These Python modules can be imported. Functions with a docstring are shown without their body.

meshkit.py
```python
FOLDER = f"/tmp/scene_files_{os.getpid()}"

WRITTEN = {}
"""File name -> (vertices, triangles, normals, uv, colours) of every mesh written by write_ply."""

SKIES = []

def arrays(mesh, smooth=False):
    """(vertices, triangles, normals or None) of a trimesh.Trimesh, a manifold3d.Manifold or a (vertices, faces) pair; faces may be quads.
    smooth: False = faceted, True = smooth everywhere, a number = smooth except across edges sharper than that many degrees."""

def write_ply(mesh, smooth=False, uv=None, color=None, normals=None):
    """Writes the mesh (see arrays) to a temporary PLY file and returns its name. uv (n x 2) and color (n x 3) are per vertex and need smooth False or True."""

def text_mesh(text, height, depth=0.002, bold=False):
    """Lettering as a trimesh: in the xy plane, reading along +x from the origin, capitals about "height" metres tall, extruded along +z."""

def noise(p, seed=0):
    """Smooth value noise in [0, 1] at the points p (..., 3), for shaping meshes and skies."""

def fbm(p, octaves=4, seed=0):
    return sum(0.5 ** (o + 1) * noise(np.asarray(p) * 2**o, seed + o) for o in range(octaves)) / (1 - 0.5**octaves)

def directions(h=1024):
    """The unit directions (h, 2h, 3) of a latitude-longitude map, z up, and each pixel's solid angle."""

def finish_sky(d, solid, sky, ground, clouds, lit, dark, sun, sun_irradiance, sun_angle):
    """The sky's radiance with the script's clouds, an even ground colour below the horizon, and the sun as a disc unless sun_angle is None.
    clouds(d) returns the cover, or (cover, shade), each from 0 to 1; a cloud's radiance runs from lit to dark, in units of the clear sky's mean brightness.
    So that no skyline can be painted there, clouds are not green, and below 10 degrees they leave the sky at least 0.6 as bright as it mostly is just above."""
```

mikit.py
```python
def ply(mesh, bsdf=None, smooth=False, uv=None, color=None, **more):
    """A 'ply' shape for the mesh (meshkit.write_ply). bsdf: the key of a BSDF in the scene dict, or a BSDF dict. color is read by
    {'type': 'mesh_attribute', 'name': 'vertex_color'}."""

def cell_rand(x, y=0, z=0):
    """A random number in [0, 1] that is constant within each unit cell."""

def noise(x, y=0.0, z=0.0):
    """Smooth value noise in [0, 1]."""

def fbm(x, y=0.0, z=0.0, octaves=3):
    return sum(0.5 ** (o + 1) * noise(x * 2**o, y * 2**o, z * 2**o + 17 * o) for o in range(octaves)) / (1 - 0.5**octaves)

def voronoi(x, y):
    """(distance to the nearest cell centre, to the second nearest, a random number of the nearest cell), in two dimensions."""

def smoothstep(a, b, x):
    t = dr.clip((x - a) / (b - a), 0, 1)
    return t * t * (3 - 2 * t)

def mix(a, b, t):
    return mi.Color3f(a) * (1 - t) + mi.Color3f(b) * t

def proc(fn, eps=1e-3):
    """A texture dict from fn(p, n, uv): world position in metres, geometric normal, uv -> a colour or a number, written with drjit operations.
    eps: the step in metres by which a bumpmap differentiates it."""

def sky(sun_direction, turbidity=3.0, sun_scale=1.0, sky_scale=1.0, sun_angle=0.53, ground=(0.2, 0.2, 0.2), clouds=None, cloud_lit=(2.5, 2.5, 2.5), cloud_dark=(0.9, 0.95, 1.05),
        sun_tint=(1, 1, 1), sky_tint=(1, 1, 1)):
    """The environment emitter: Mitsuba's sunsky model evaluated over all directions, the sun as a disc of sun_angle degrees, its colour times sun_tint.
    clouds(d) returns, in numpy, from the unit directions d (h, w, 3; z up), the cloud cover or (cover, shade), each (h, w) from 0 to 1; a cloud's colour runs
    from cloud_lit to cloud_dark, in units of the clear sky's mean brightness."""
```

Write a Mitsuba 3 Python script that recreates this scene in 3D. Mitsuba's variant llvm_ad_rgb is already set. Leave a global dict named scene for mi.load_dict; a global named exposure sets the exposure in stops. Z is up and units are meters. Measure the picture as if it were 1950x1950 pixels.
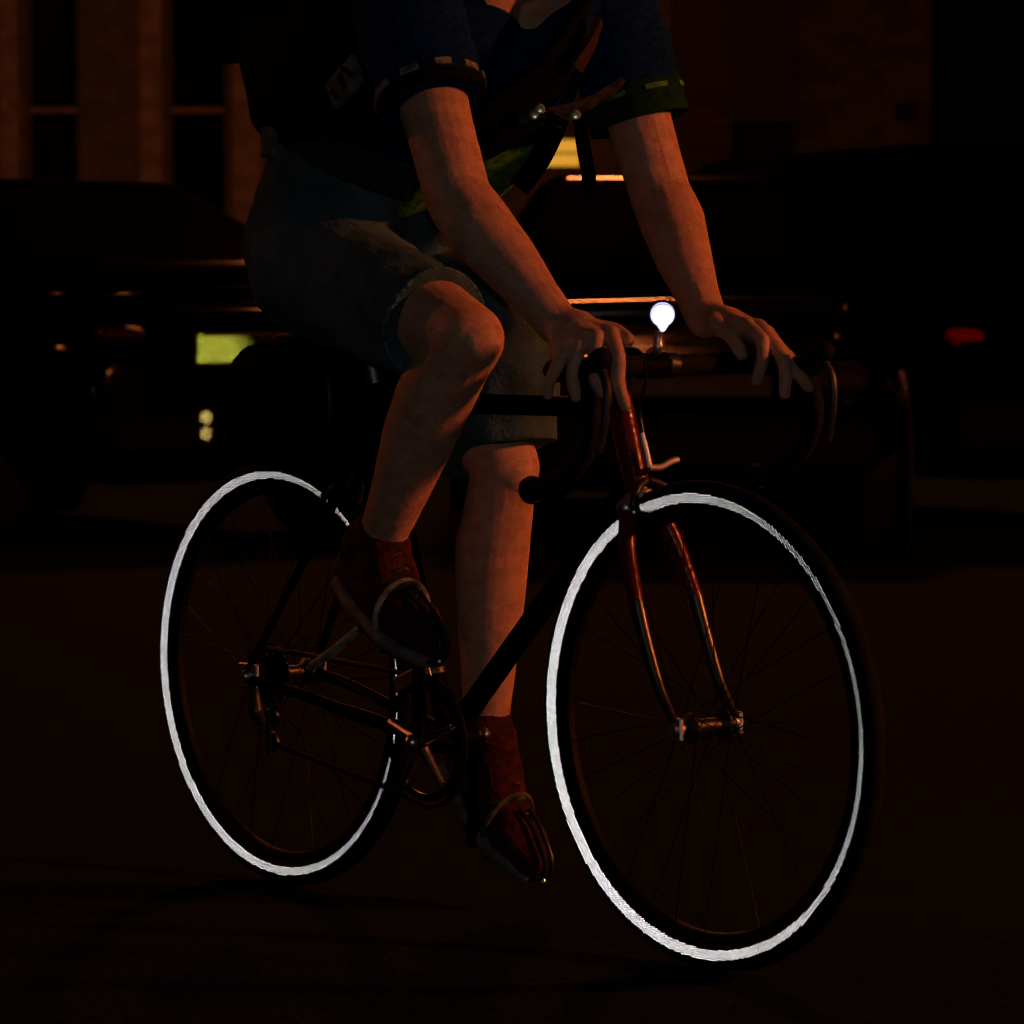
import math, random
import numpy as np, trimesh, mitsuba as mi, drjit as dr
import manifold3d as m3
from shapely.geometry import Polygon
import mikit, meshkit
from mikit import proc, fbm, noise, smoothstep, mix, cell_rand

random.seed(7)
RNG = np.random.default_rng(7)
T = mi.ScalarTransform4f
scene, labels = {}, {}

# ------------------------------------------------------------------ camera, night sky, flash, street lamps, exposure
EYE = np.array([0.0, 0.0, 0.8901])
PITCH = 0.0518
scene['camera'] = {
    'type': 'thinlens', 'fov': 2 * math.degrees(math.atan(975 / 6917.4)), 'fov_axis': 'x',
    'to_world': T().look_at(origin=EYE.tolist(), target=[0, math.cos(PITCH), 0.8901 - math.sin(PITCH)], up=[0, 0, 1]),
    'aperture_radius': 0.0065, 'focus_distance': 5.55, 'near_clip': 0.05, 'far_clip': 500.0}
scene['sky'] = mikit.sky([0.3, -0.6, 0.08], turbidity=3, sun_scale=0.0, sky_scale=0.0022, sky_tint=(1.0, 0.92, 0.85))
scene['sky']['sampling_weight'] = 0.4
exposure = 0.0
FLASH = 1350.0                                   # radiance of the photographer's flash tube
SODIUM = np.array([1.0, 0.225, 0.055])           # colour of the sodium street lamps
LAMPS = [((7.4, 3.9), 3.2, 470.0, (-1, 0.1)), ((-11.5, 12.5), 8.0, 700.0, (1, -0.2)), ((0.36, 18.8), 5.5, 58.0, (-1, 0.05))]


def rgb(c):
    return {'type': 'rgb', 'value': [float(x) for x in c]}


# ------------------------------------------------------------------ registering
USED = {}


def key_for(name, parent=None):
    k = f'{parent}__{name}' if parent else name
    if k in USED:
        n = USED[k]
        USED[k] += 1
        return f'{k}_{n:03d}'
    USED[k] = 1
    return k


def thing(name, label, cat, group=None):
    k = key_for(name)
    labels[k] = {'label': label, 'category': cat}
    if group:
        labels[k]['group'] = group
    return k


def obj(name, mesh, bsdf, parent=None, smooth=35, label=None, cat=None, kind=None, group=None, **more):
    k = key_for(name, parent)
    scene[k] = mikit.ply(mesh, bsdf, smooth=smooth, **more)
    d = {}
    if label: d['label'] = label
    if cat: d['category'] = cat
    if kind: d['kind'] = kind
    if group: d['group'] = group
    if d: labels[k] = d
    return k


# ------------------------------------------------------------------ mesh helpers
def V(*a):
    return np.array(a, float)


def unit(a):
    a = np.asarray(a, float)
    return a / max(np.linalg.norm(a), 1e-12)


def cat(*ms):
    return trimesh.util.concatenate([m for m in ms])


def to_tm(man):
    m = man.to_mesh()
    return trimesh.Trimesh(np.array(m.vert_properties[:, :3], float), np.array(m.tri_verts), process=False)


def ball(p, r, n=24):
    return m3.Manifold.sphere(float(r), n).translate([float(x) for x in p])


def chain(pts, n=24):
    """union of the hulls of consecutive spheres (p, r)"""
    bs = [ball(p, r, n) for p, r in pts]
    return m3.Manifold.batch_boolean([m3.Manifold.batch_hull([a, b]) for a, b in zip(bs, bs[1:])], m3.OpType.Add) if len(bs) > 1 else bs[0]


def union(ms):
    return m3.Manifold.batch_boolean(list(ms), m3.OpType.Add)


def soft(man, edge, it=12):
    t = to_tm(man.refine_to_length(edge))
    t.merge_vertices()
    return trimesh.smoothing.filter_taubin(t, lamb=0.5, nu=0.52, iterations=it)


def ruffle(t, amp, freq, seed=0, oct=3):
    t = t.copy()
    n = t.vertex_normals
    t.vertices = t.vertices + n * ((meshkit.fbm(t.vertices * freq, oct, seed) - 0.5) * 2 * amp)[:, None]
    return t


def tube(pts, r, n=12, closed=False, flat=None):
    """swept tube with parallel frames; r a number or one per point; flat=(direction, factor) squashes it"""
    P = np.asarray(pts, float)
    m = len(P)
    r = np.full(m, float(r)) if np.isscalar(r) else np.asarray(r, float)
    if closed:
        tan = np.roll(P, -1, 0) - np.roll(P, 1, 0)
    else:
        tan = np.gradient(P, axis=0)
    tan /= np.linalg.norm(tan, axis=1)[:, None]
    a = np.cross(tan[0], [0.12, 0.31, 0.94])
    a /= np.linalg.norm(a)
    rows = []
    ang = np.arange(n) * 2 * np.pi / n
    for i in range(m):
        a = a - tan[i] * (a @ tan[i])
        a /= np.linalg.norm(a)
        b = np.cross(tan[i], a)
        rows.append(P[i] + r[i] * (np.cos(ang)[:, None] * a + np.sin(ang)[:, None] * b))
    v = np.vstack(rows)
    f = []
    for i in range(m if closed else m - 1):
        j = (i + 1) % m
        for k in range(n):
            q = (k + 1) % n
            f += [[i * n + k, i * n + q, j * n + q], [i * n + k, j * n + q, j * n + k]]
    if not closed:
        v = np.vstack([v, P[0], P[-1]])
        for k in range(n):
            q = (k + 1) % n
            f += [[len(v) - 2, q, k], [len(v) - 1, (m - 1) * n + k, (m - 1) * n + q]]
    return trimesh.Trimesh(v, np.array(f), process=False)


def spline(pts, n=8):
    """Catmull-Rom through the points"""
    P = np.asarray(pts, float)
    P = np.vstack([2 * P[0] - P[1], P, 2 * P[-1] - P[-2]])
    out = []
    for i in range(1, len(P) - 2):
        for t in np.linspace(0, 1, n, endpoint=False):
            out.append(0.5 * (2 * P[i] + (P[i + 1] - P[i - 1]) * t + (2 * P[i - 1] - 5 * P[i] + 4 * P[i + 1] - P[i + 2]) * t * t
                              + (3 * P[i] - P[i - 1] - 3 * P[i + 1] + P[i + 2]) * t ** 3))
    out.append(P[-2])
    return np.array(out)


def frame_of(axis, hint=(0.1, 0.2, 0.97)):
    z = unit(axis)
    x = unit(np.cross(hint, z)) if abs(np.dot(unit(hint), z)) < 0.98 else unit(np.cross([1, 0, 0], z))
    return np.column_stack([x, np.cross(z, x), z])


def lathe(profile, centre, axis, n=48, closed=False, caps=True):
    """profile of (radius, height along axis); closed = ring profile"""
    pr = np.asarray(profile, float)
    R = frame_of(axis)
    ang = np.arange(n) * 2 * np.pi / n
    v = []
    for a in ang:
        v.append(np.column_stack([pr[:, 0] * np.cos(a), pr[:, 0] * np.sin(a), pr[:, 1]]))
    m = len(pr)
    v = np.vstack(v)
    f = []
    for i in range(n):
        j = (i + 1) % n
        for k in range(m if closed else m - 1):
            q = (k + 1) % m
            f += [[i * m + k, j * m + k, j * m + q], [i * m + k, j * m + q, i * m + q]]
    t = trimesh.Trimesh(v @ R.T + np.asarray(centre, float), np.array(f), process=False)
    t.merge_vertices()
    t.update_faces(t.nondegenerate_faces())
    trimesh.repair.fix_normals(t)
    return t


def cyl(p, q, r, n=20, bevel=0.0):
    p, q = np.asarray(p, float), np.asarray(q, float)
    h = np.linalg.norm(q - p)
    b = bevel
    prof = [(0, 0), (r - b, 0), (r, b), (r, h - b), (r - b, h), (0, h)] if b else [(0, 0), (r, 0), (r, h), (0, h)]
    return lathe(prof, p, q - p, n)


def box(c, size, R=None, bevel=0.0):
    s = np.asarray(size, float) / 2
    if bevel:
        b = min(bevel, 0.45 * s.min() * 2)
        pts = []
        for k in range(3):
            e = s - b
            e[k] = s[k]
            pts += [[x * e[0], y * e[1], z * e[2]] for x in (-1, 1) for y in (-1, 1) for z in (-1, 1)]
        t = trimesh.convex.convex_hull(np.array(pts))
    else:
        t = trimesh.creation.box(extents=2 * s)
    v = t.vertices if R is None else t.vertices @ np.asarray(R).T
    return trimesh.Trimesh(v + np.asarray(c, float), t.faces, process=False)


def prism(poly, z0, z1, R, c):
    """2-D polygon extruded along local z, placed by rotation R and centre c"""
    t = trimesh.creation.extrude_polygon(Polygon(poly), z1 - z0, engine='earcut')
    v = t.vertices + [0, 0, z0]
    return trimesh.Trimesh(v @ np.asarray(R).T + np.asarray(c, float), t.faces, process=False)


def corner_cubes(centre, normal, cant, inside, half, s):
    """Retroreflective sheeting as it is made: a tight field of tiny mirror cube corners on the plane (centre, normal), every
    corner's axis canted along 'cant'. inside(points) says which cells belong to the sheet."""
    a, nn = unit(cant), unit(normal)
    B = frame_of(a, (0.3, 0.5, 0.8))
    # the three edges, equally inclined to a
    k = math.sqrt(2 / 3)
    E = [B[:, 2] / math.sqrt(3) + k * (B[:, 0] * math.cos(t) + B[:, 1] * math.sin(t)) for t in (0, 2 * np.pi / 3, 4 * np.pi / 3)]
    g1, g2 = s * (E[0] - E[1]), s * (E[1] - E[2])
    N = int(2.2 * half / (s * 1.2)) + 2
    i, j = np.meshgrid(np.arange(-N, N + 1), np.arange(-N, N + 1), indexing='ij')
    Q = i.reshape(-1, 1) * g1 + j.reshape(-1, 1) * g2
    Q = Q[np.linalg.norm(Q, axis=1) < 1.6 * half]
    P = np.asarray(centre) + Q - a * ((Q @ nn) / (a @ nn))[:, None]
    P = P[inside(P)]
    apex = P - a * s * 0.6
    c = s
    vs, fs = [], []
    for x, y in ((0, 1), (1, 2), (2, 0)):
        vs.append(np.stack([apex, apex + c * E[x], apex + c * (E[x] + E[y]), apex + c * E[y]], 1))
    v = np.stack(vs, 1).reshape(-1, 3)
    q = np.arange(len(v)).reshape(-1, 4)
    f = np.vstack([q[:, [0, 1, 2]], q[:, [0, 2, 3]]])
    return trimesh.Trimesh(v, f, process=False)


def cube_corner_band(hub, r0, r1, x0, x1, lean, s=0.0019):
    """reflective tape round a tyre flank (near side, -v): cube corners on a cone from (r0, x0) to (r1, x1)"""
    a0 = unit(V(0.740, -0.665, 0.12))
    slope = (x1 - x0) / (r1 - r0)
    tilt = math.atan(slope)
    B = frame_of(a0, (0.3, 0.5, 0.8))
    k = math.sqrt(2 / 3)
    E = [B[:, 2] / math.sqrt(3) + k * (B[:, 0] * math.cos(t) + B[:, 1] * math.sin(t)) for t in (0, 2 * np.pi / 3, 4 * np.pi / 3)]
    g1, g2 = s * (E[0] - E[1]), s * (E[1] - E[2])
    N = int(0.42 / (s * 1.2))
    i, j = np.meshgrid(np.arange(-N, N + 1), np.arange(-N, N + 1), indexing='ij')
    Q = (i.reshape(-1, 1) * g1 + j.reshape(-1, 1) * g2)
    t = -Q[:, 1] / a0[1]
    for _ in range(12):
        P = Q + t[:, None] * a0
        r = np.hypot(P[:, 0], P[:, 2])
        t = (-(x0 + (np.clip(r, r0 - .01, r1 + .01) - r0) * slope) - Q[:, 1]) / a0[1]
    P = Q + t[:, None] * a0
    r = np.hypot(P[:, 0], P[:, 2])
    P, r = P[(r > r0) & (r < r1)], r[(r > r0) & (r < r1)]
    rad = np.column_stack([P[:, 0] / r, 0 * r, P[:, 2] / r])
    a = V(.74 - lean, -.665, .02) - lean * rad
    a /= np.linalg.norm(a, axis=1)[:, None]
    ax = np.cross(a0, a)                                     # turn the three edges from a0 to a
    c_ = (a @ a0)[:, None]
    def turn(e):
        return e * c_ + np.cross(ax, e) + ax * ((ax @ e)[:, None] / (1 + c_))
    E = [turn(e) for e in E]
    apex = P + hub - a * s * 0.4
    vs = [np.stack([apex, apex + s * E[x], apex + s * (E[x] + E[y]), apex + s * E[y]], 1) for x, y in ((0, 1), (1, 2), (2, 0))]
    v = np.stack(vs, 1).reshape(-1, 3)
    q = np.arange(len(v)).reshape(-1, 4)
    return trimesh.Trimesh(v, np.vstack([q[:, [0, 1, 2]], q[:, [0, 2, 3]]]), process=False)


# ------------------------------------------------------------------ materials
def principled(col, rough=0.5, metal=0.0, spec=0.5, **k):
    return {'type': 'twosided', 'b': {'type': 'principled', 'base_color': col if isinstance(col, dict) else rgb(col), 'roughness': rough, 'metallic': metal, 'specular': spec, **k}}


def bumped(b, fn, scale, eps=1e-3):
    inner = b['b']
    return {'type': 'twosided', 'b': {'type': 'bumpmap', 'scale': scale, 'tex': proc(fn, eps), 'b': inner}}


def grain(c0, c1, f, oct=3, lo=0.3, hi=0.7):
    def fn(p, n, uv):
        return mix(c0, c1, smoothstep(lo, hi, fbm(p.x * f, p.y * f, p.z * f, oct)))
    return proc(fn)


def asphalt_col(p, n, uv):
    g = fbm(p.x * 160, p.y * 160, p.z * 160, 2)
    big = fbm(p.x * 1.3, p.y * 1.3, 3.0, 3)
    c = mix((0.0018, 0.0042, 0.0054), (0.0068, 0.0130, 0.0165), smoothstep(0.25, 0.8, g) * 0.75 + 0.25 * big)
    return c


def denim_col(p, n, uv):
    g = fbm(p.x * 420, p.y * 420, p.z * 420, 2)
    w = fbm(p.x * 11, p.y * 11, p.z * 11, 4)
    fade = fbm(p.x * 45, p.y * 45, p.z * 25, 3)
    return mix((0.018, 0.038, 0.050), (0.090, 0.165, 0.205), smoothstep(0.22, 0.80, 0.45 * w + 0.3 * g + 0.25 * fade))


def skin_col(p, n, uv):
    a = fbm(p.x * 60, p.y * 60, p.z * 60, 3)
    b = fbm(p.x * 330, p.y * 330, p.z * 330, 2)
    return mix((0.40, 0.215, 0.140), (0.56, 0.320, 0.215), smoothstep(0.25, 0.75, 0.6 * a + 0.4 * b))


def brick_col(p, n, uv):
    r = cell_rand(dr.floor(p.x / 0.225 + 0.5 * dr.floor(p.z / 0.075)), dr.floor(p.z / 0.075), 4)
    return mix((0.06, 0.03, 0.024), (0.14, 0.065, 0.048), r) * (0.75 + 0.5 * fbm(p.x * 25, p.y * 25, p.z * 25, 3))


MATS = {
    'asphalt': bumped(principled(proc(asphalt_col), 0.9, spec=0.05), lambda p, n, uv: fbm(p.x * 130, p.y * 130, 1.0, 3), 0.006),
    'kerb_stone': principled(grain((0.12, 0.11, 0.10), (0.25, 0.23, 0.21), 18), 0.8),
    'pavement_slab': principled(grain((0.10, 0.095, 0.09), (0.19, 0.18, 0.17), 9), 0.85),
    'render_wall': bumped(principled(grain((0.15, 0.14, 0.145), (0.23, 0.215, 0.22), 5, 4), 0.9, spec=0.2), lambda p, n, uv: fbm(p.x * 30, p.y * 30, p.z * 30, 3), 0.01, 4e-3),
    'stone_trim': principled(grain((0.33, 0.28, 0.25), (0.52, 0.46, 0.41), 7, 4), 0.85),
    'brick': principled(proc(brick_col), 0.85, spec=0.3),
    'mortar': principled((0.08, 0.065, 0.055), 0.9),
    'grey_render': bumped(principled(grain((0.07, 0.062, 0.06), (0.13, 0.115, 0.11), 5, 4), 0.9, spec=0.2), lambda p, n, uv: fbm(p.x * 30, p.y * 30, p.z * 30, 3), 0.01, 4e-3),
    'dark_wood': principled((0.012, 0.01, 0.009), 0.7, spec=0.2),
    'bar_tape': principled(grain((0.004, 0.004, 0.004), (0.010, 0.010, 0.010), 150), 0.85, spec=0.12),
    'fork_chrome': principled((0.13, 0.125, 0.10), 0.34, metal=1.0),
    'sash_paint': principled((0.10, 0.085, 0.075), 0.5),
    'window_glass': principled((0.006, 0.006, 0.007), 0.08, spec=0.5),
    'black_paint': principled((0.0025, 0.0025, 0.003), 0.55, spec=0.02),
    'red_paint': bumped(principled((0.105, 0.005, 0.007), 0.3, spec=0.4), lambda p, n, uv: fbm(p.x * 90, p.y * 90, p.z * 90, 2), 0.0012),
    'chrome': {'type': 'twosided', 'b': {'type': 'roughconductor', 'material': 'Cr', 'alpha': 0.16, 'distribution': 'ggx'}},
    'bright_chrome': {'type': 'twosided', 'b': {'type': 'roughconductor', 'material': 'Cr', 'alpha': 0.09, 'distribution': 'ggx'}},
    'alloy': {'type': 'twosided', 'b': {'type': 'roughconductor', 'material': 'Al', 'alpha': 0.3, 'distribution': 'ggx'}},
    'dull_alloy': principled((0.06, 0.058, 0.055), 0.45, metal=0.8),
    'steel_dark': principled((0.011, 0.010, 0.009), 0.4, metal=0.9),
    'rubber': principled(grain((0.004, 0.004, 0.004), (0.010, 0.010, 0.010), 120), 0.8, spec=0.07),
    'black_plastic': principled((0.012, 0.012, 0.013), 0.42, spec=0.4),
    'mirror_cubes': {'type': 'twosided', 'b': {'type': 'roughconductor', 'specular_reflectance': rgb((0.98, 0.975, 0.975)), 'material': 'none', 'alpha': 0.0455, 'distribution': 'beckmann'}},
    'yellow_cubes': {'type': 'twosided', 'b': {'type': 'roughconductor', 'specular_reflectance': rgb((0.93, 0.95, 0.44)), 'material': 'none', 'alpha': 0.0235, 'distribution': 'beckmann'}},
    'amber_cubes': {'type': 'twosided', 'b': {'type': 'roughconductor', 'specular_reflectance': rgb((0.995, 0.90, 0.58)), 'material': 'none', 'alpha': 0.017, 'distribution': 'beckmann'}},
    'skin': bumped(principled(proc(skin_col), 0.55, spec=0.35), lambda p, n, uv: fbm(p.x * 240, p.y * 240, p.z * 240, 3), 0.0010),
    'hair': principled((0.03, 0.02, 0.014), 0.6),
    'denim': bumped(principled(proc(denim_col), 0.9, spec=0.06), lambda p, n, uv: fbm(p.x * 260, p.y * 260, p.z * 260, 2), 0.002),
    'denim_seam': principled(grain((0.02, 0.06, 0.08), (0.08, 0.18, 0.22), 160), 0.9, spec=0.06),
    'navy_jersey': principled(grain((0.0015, 0.012, 0.048), (0.0035, 0.024, 0.105), 140), 0.9, spec=0.05),
    'black_cloth': principled(grain((0.002, 0.0025, 0.0025), (0.006, 0.0065, 0.007), 140), 0.9, spec=0.05),
    'green_cloth': principled(grain((0.005, 0.022, 0.008), (0.011, 0.042, 0.013), 110), 0.9, spec=0.05),
    'lime_cloth': principled(grain((0.04, 0.13, 0.012), (0.10, 0.28, 0.03), 90), 0.85, spec=0.2),
    'cream_trim': principled(grain((0.05, 0.055, 0.05), (0.20, 0.20, 0.17), 150), 0.8),
    'bag_cloth': principled(grain((0.0015, 0.0017, 0.0018), (0.004, 0.0042, 0.0045), 100), 0.9, spec=0.05),
    'patch_grey': principled(grain((0.045, 0.045, 0.045), (0.13, 0.13, 0.125), 45), 0.9),
    'strap_grey': principled(grain((0.010, 0.012, 0.012), (0.050, 0.050, 0.050), 60), 0.9, spec=0.1),
    'worn_strap': principled(grain((0.03, 0.03, 0.028), (0.09, 0.09, 0.08), 80), 0.8, spec=0.2),
    'patch_red': principled(grain((0.013, 0.004, 0.004), (0.030, 0.008, 0.007), 90), 0.8),
    'buckle_green': principled((0.50, 0.66, 0.40), 0.25, metal=0.6),
    'shoe_red': bumped(principled(grain((0.020, 0.003, 0.004), (0.060, 0.007, 0.008), 75), 0.85, spec=0.2), lambda p, n, uv: fbm(p.x * 160, p.y * 160, p.z * 160, 2), 0.003),
    'chain_grime': principled((0.004, 0.0038, 0.0035), 0.6, spec=0.10),
    'shoe_rubber': principled(grain((0.08, 0.075, 0.065), (0.17, 0.16, 0.14), 60), 0.7),
    'leather': principled(grain((0.16, 0.16, 0.12), (0.36, 0.35, 0.28), 80), 0.6),
    'car_black': principled((0.0014, 0.0012, 0.0014), 0.10, spec=0.2),
    'car_dull': principled((0.0015, 0.0013, 0.0015), 0.12, spec=0.06),
    'car_trim': principled((0.003, 0.003, 0.003), 0.12, spec=0.7),
    'car_dark_red': principled((0.0016, 0.0008, 0.0008), 0.7, spec=0.0),
    'car_glass': principled((0.002, 0.002, 0.0025), 0.06, spec=0.15),
    'tail_red': principled((0.022, 0.0015, 0.002), 0.25, spec=0.3),
    'tail_red_bright': principled((0.26, 0.006, 0.006), 0.25, spec=0.3),
    'bumper_black': principled((0.003, 0.003, 0.003), 0.7, spec=0.04),
    'lamp_clear': principled((0.012, 0.012, 0.012), 0.35, spec=0.12),
    'lamp_metal': principled((0.16, 0.16, 0.16), 0.5, metal=0.5),
}
for k_, v_ in MATS.items():
    scene['mat_' + k_] = v_


def M(k):
    return 'mat_' + k


# ------------------------------------------------------------------ ground
def sheet(x0, x1, y0, y1, z):
    return (np.array([[x0, y0, z], [x1, y0, z], [x1, y1, z], [x0, y1, z]], float), np.array([[0, 1, 2, 3]]))


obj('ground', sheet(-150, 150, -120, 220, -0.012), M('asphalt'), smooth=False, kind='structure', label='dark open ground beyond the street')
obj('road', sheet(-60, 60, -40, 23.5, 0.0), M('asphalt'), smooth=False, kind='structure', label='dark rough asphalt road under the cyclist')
obj('kerb', box((0, 23.6, 0.05), (120, 0.2, 0.22), bevel=0.02), M('kerb_stone'), smooth=False, kind='structure', label='low stone kerb behind the parked cars')
obj('pavement', box((0, 31.85, 0.045), (120, 16.3, 0.19)), M('pavement_slab'), smooth=False, kind='structure', label='pavement in front of the buildings')

# ------------------------------------------------------------------ street lamps (outside the frame; their light is what the photograph shows)
for i, ((lx, ly), hz, power, (ax, ay)) in enumerate(LAMPS):
    t = thing('street_lamp', ['low sodium street lantern to the right of the cyclist', 'tall sodium street lamp left of the parked cars', 'dim street lamp whose arm reaches over the parked cars'][i], 'street lamp')
    d = unit((ax, ay, 0))
    side = V(-d[1], d[0], 0)
    head = V(lx, ly, hz)
    base = V(lx, ly, 0) - d * (1.6, 1.6, 5.2)[i]
    obj('pole', tube([base, base + V(0, 0, hz * 0.55), base + V(0, 0, hz - 0.3)], [0.09, 0.07, 0.05], 16), M('lamp_metal'), t)
    obj('arm', tube(spline([base + V(0, 0, hz - 0.32), base + V(0, 0, hz + 0.05) + d * 0.25, head - d * 0.35 + V(0, 0, 0.10)], 8), 0.035, 12), M('lamp_metal'), t)
    R = np.column_stack([d, side, (0, 0, 1)])
    obj('housing', box(head + V(0, 0, 0.095), (0.82, 0.30, 0.13), R, 0.04), M('lamp_metal'), t)
    lens = box(head - V(0, 0, 0.17), ((0.50, 0.50, 0.40), 0, (0.85, 1.00, 0.40))[i], R, 0.10) if i != 1 else box(head - V(0, 0, 0.03), (0.55, 0.22, 0.12), R, 0.05)
    obj('lens', lens, M('lamp_clear'), t, smooth=False, emitter={'type': 'area', 'radiance': rgb(SODIUM * power), 'sampling_weight': 3.0})

# ------------------------------------------------------------------ the photographer's flash, held just over the lens
fl = thing('flash_unit', 'small black electronic flash held beside the photographer', 'flash')
FP = V(0.03, -0.03, 1.0)
obj('housing', box(FP + V(0, -0.045, 0), (0.085, 0.08, 0.06), bevel=0.008), M('black_plastic'), fl)
q = sheet(-0.028, 0.028, -0.016, 0.016, 0)[0]
qv = np.column_stack([q[:, 0], 0 * q[:, 0], q[:, 1]]) + FP + V(0, -0.003, 0)
obj('lens', (qv, np.array([[0, 3, 2, 1]])), M('lamp_clear'), fl, smooth=False, emitter={'type': 'area', 'radiance': rgb(np.array([1, 0.925, 0.925]) * FLASH), 'sampling_weight': 6.0})

# ------------------------------------------------------------------ the buildings across the street
YB = 40.0


def part_box(name, x0, x1, z0, z1, y, depth, mat, parent, bevel=0.0, **k):
    return obj(name, box(((x0 + x1) / 2, y + depth / 2, (z0 + z1) / 2), (x1 - x0, depth, z1 - z0), bevel=bevel), M(mat), parent, smooth=False, **k)


def sash_window(parent, x0, x1, z0, z1, rail, y, sill=True):
    w = key_for('window', parent)
    f = 0.045
    zs = [(x0, x0 + f, z0, z1), (x1 - f, x1, z0, z1), (x0 + f, x1 - f, z1 - f, z1), (x0 + f, x1 - f, z0, z0 + f), (x0 + f, x1 - f, rail - 0.03, rail + 0.03)]
    fr = cat(*[box(((a + b) / 2, y + 0.16, (c + d) / 2), (b - a, 0.06 + 0.02 * (i == 4), d - c)) for i, (a, b, c, d) in enumerate(zs[:4])])
    scene[w] = mikit.ply(fr, M('sash_paint'), smooth=False)
    part_box('meeting_rail', x0 + f, x1 - f, rail - 0.03, rail + 0.03, y + 0.10, 0.11, 'stone_trim', w)
    part_box('pane', x0 + f, x1 - f, rail + 0.03, z1 - f, y + 0.165, 0.02, 'window_glass', w)
    part_box('pane', x0 + f, x1 - f, z0 + f, rail - 0.03, y + 0.15, 0.02, 'window_glass', w)
    if sill:
        part_box('sill', x0 - 0.08, x1 + 0.08, z0 - 0.085, z0 - 0.002, y - 0.09, 0.34, 'stone_trim', w, 0.01)


b1 = thing('town_house', 'pale rendered house with tall dark sash windows behind the parked cars', 'building')
# wall pieces butted round the window openings (x0, x1, z0, z1)
WIN = [(-5.33, -4.74), (-3.78, -3.12), (-7.0, -6.4), (-1.95, -1.3)]
LIT = (0.16, 0.80, 2.58, 2.95)                   # a lit casement glimpsed between the rider's arms
wz0, wz1, wr = 1.90, 4.55, 3.235
edges = sorted([e for w in WIN for e in w])
segs = [(-14.0, edges[0])] + [(edges[i], edges[i + 1]) for i in range(1, len(edges) - 1, 2)] + [(edges[-1], LIT[0]), (LIT[1], 1.74)]
wall_pieces = [box(((a + b) / 2, YB + 0.2, (wz0 + wz1) / 2), (b - a, 0.4, wz1 - wz0)) for a, b in segs]
wall_pieces += [box(((LIT[0] + LIT[1]) / 2, YB + 0.2, (a + b) / 2), (LIT[1] - LIT[0], 0.4, b - a)) for a, b in ((wz0, LIT[2]), (LIT[3], wz1))]
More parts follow.
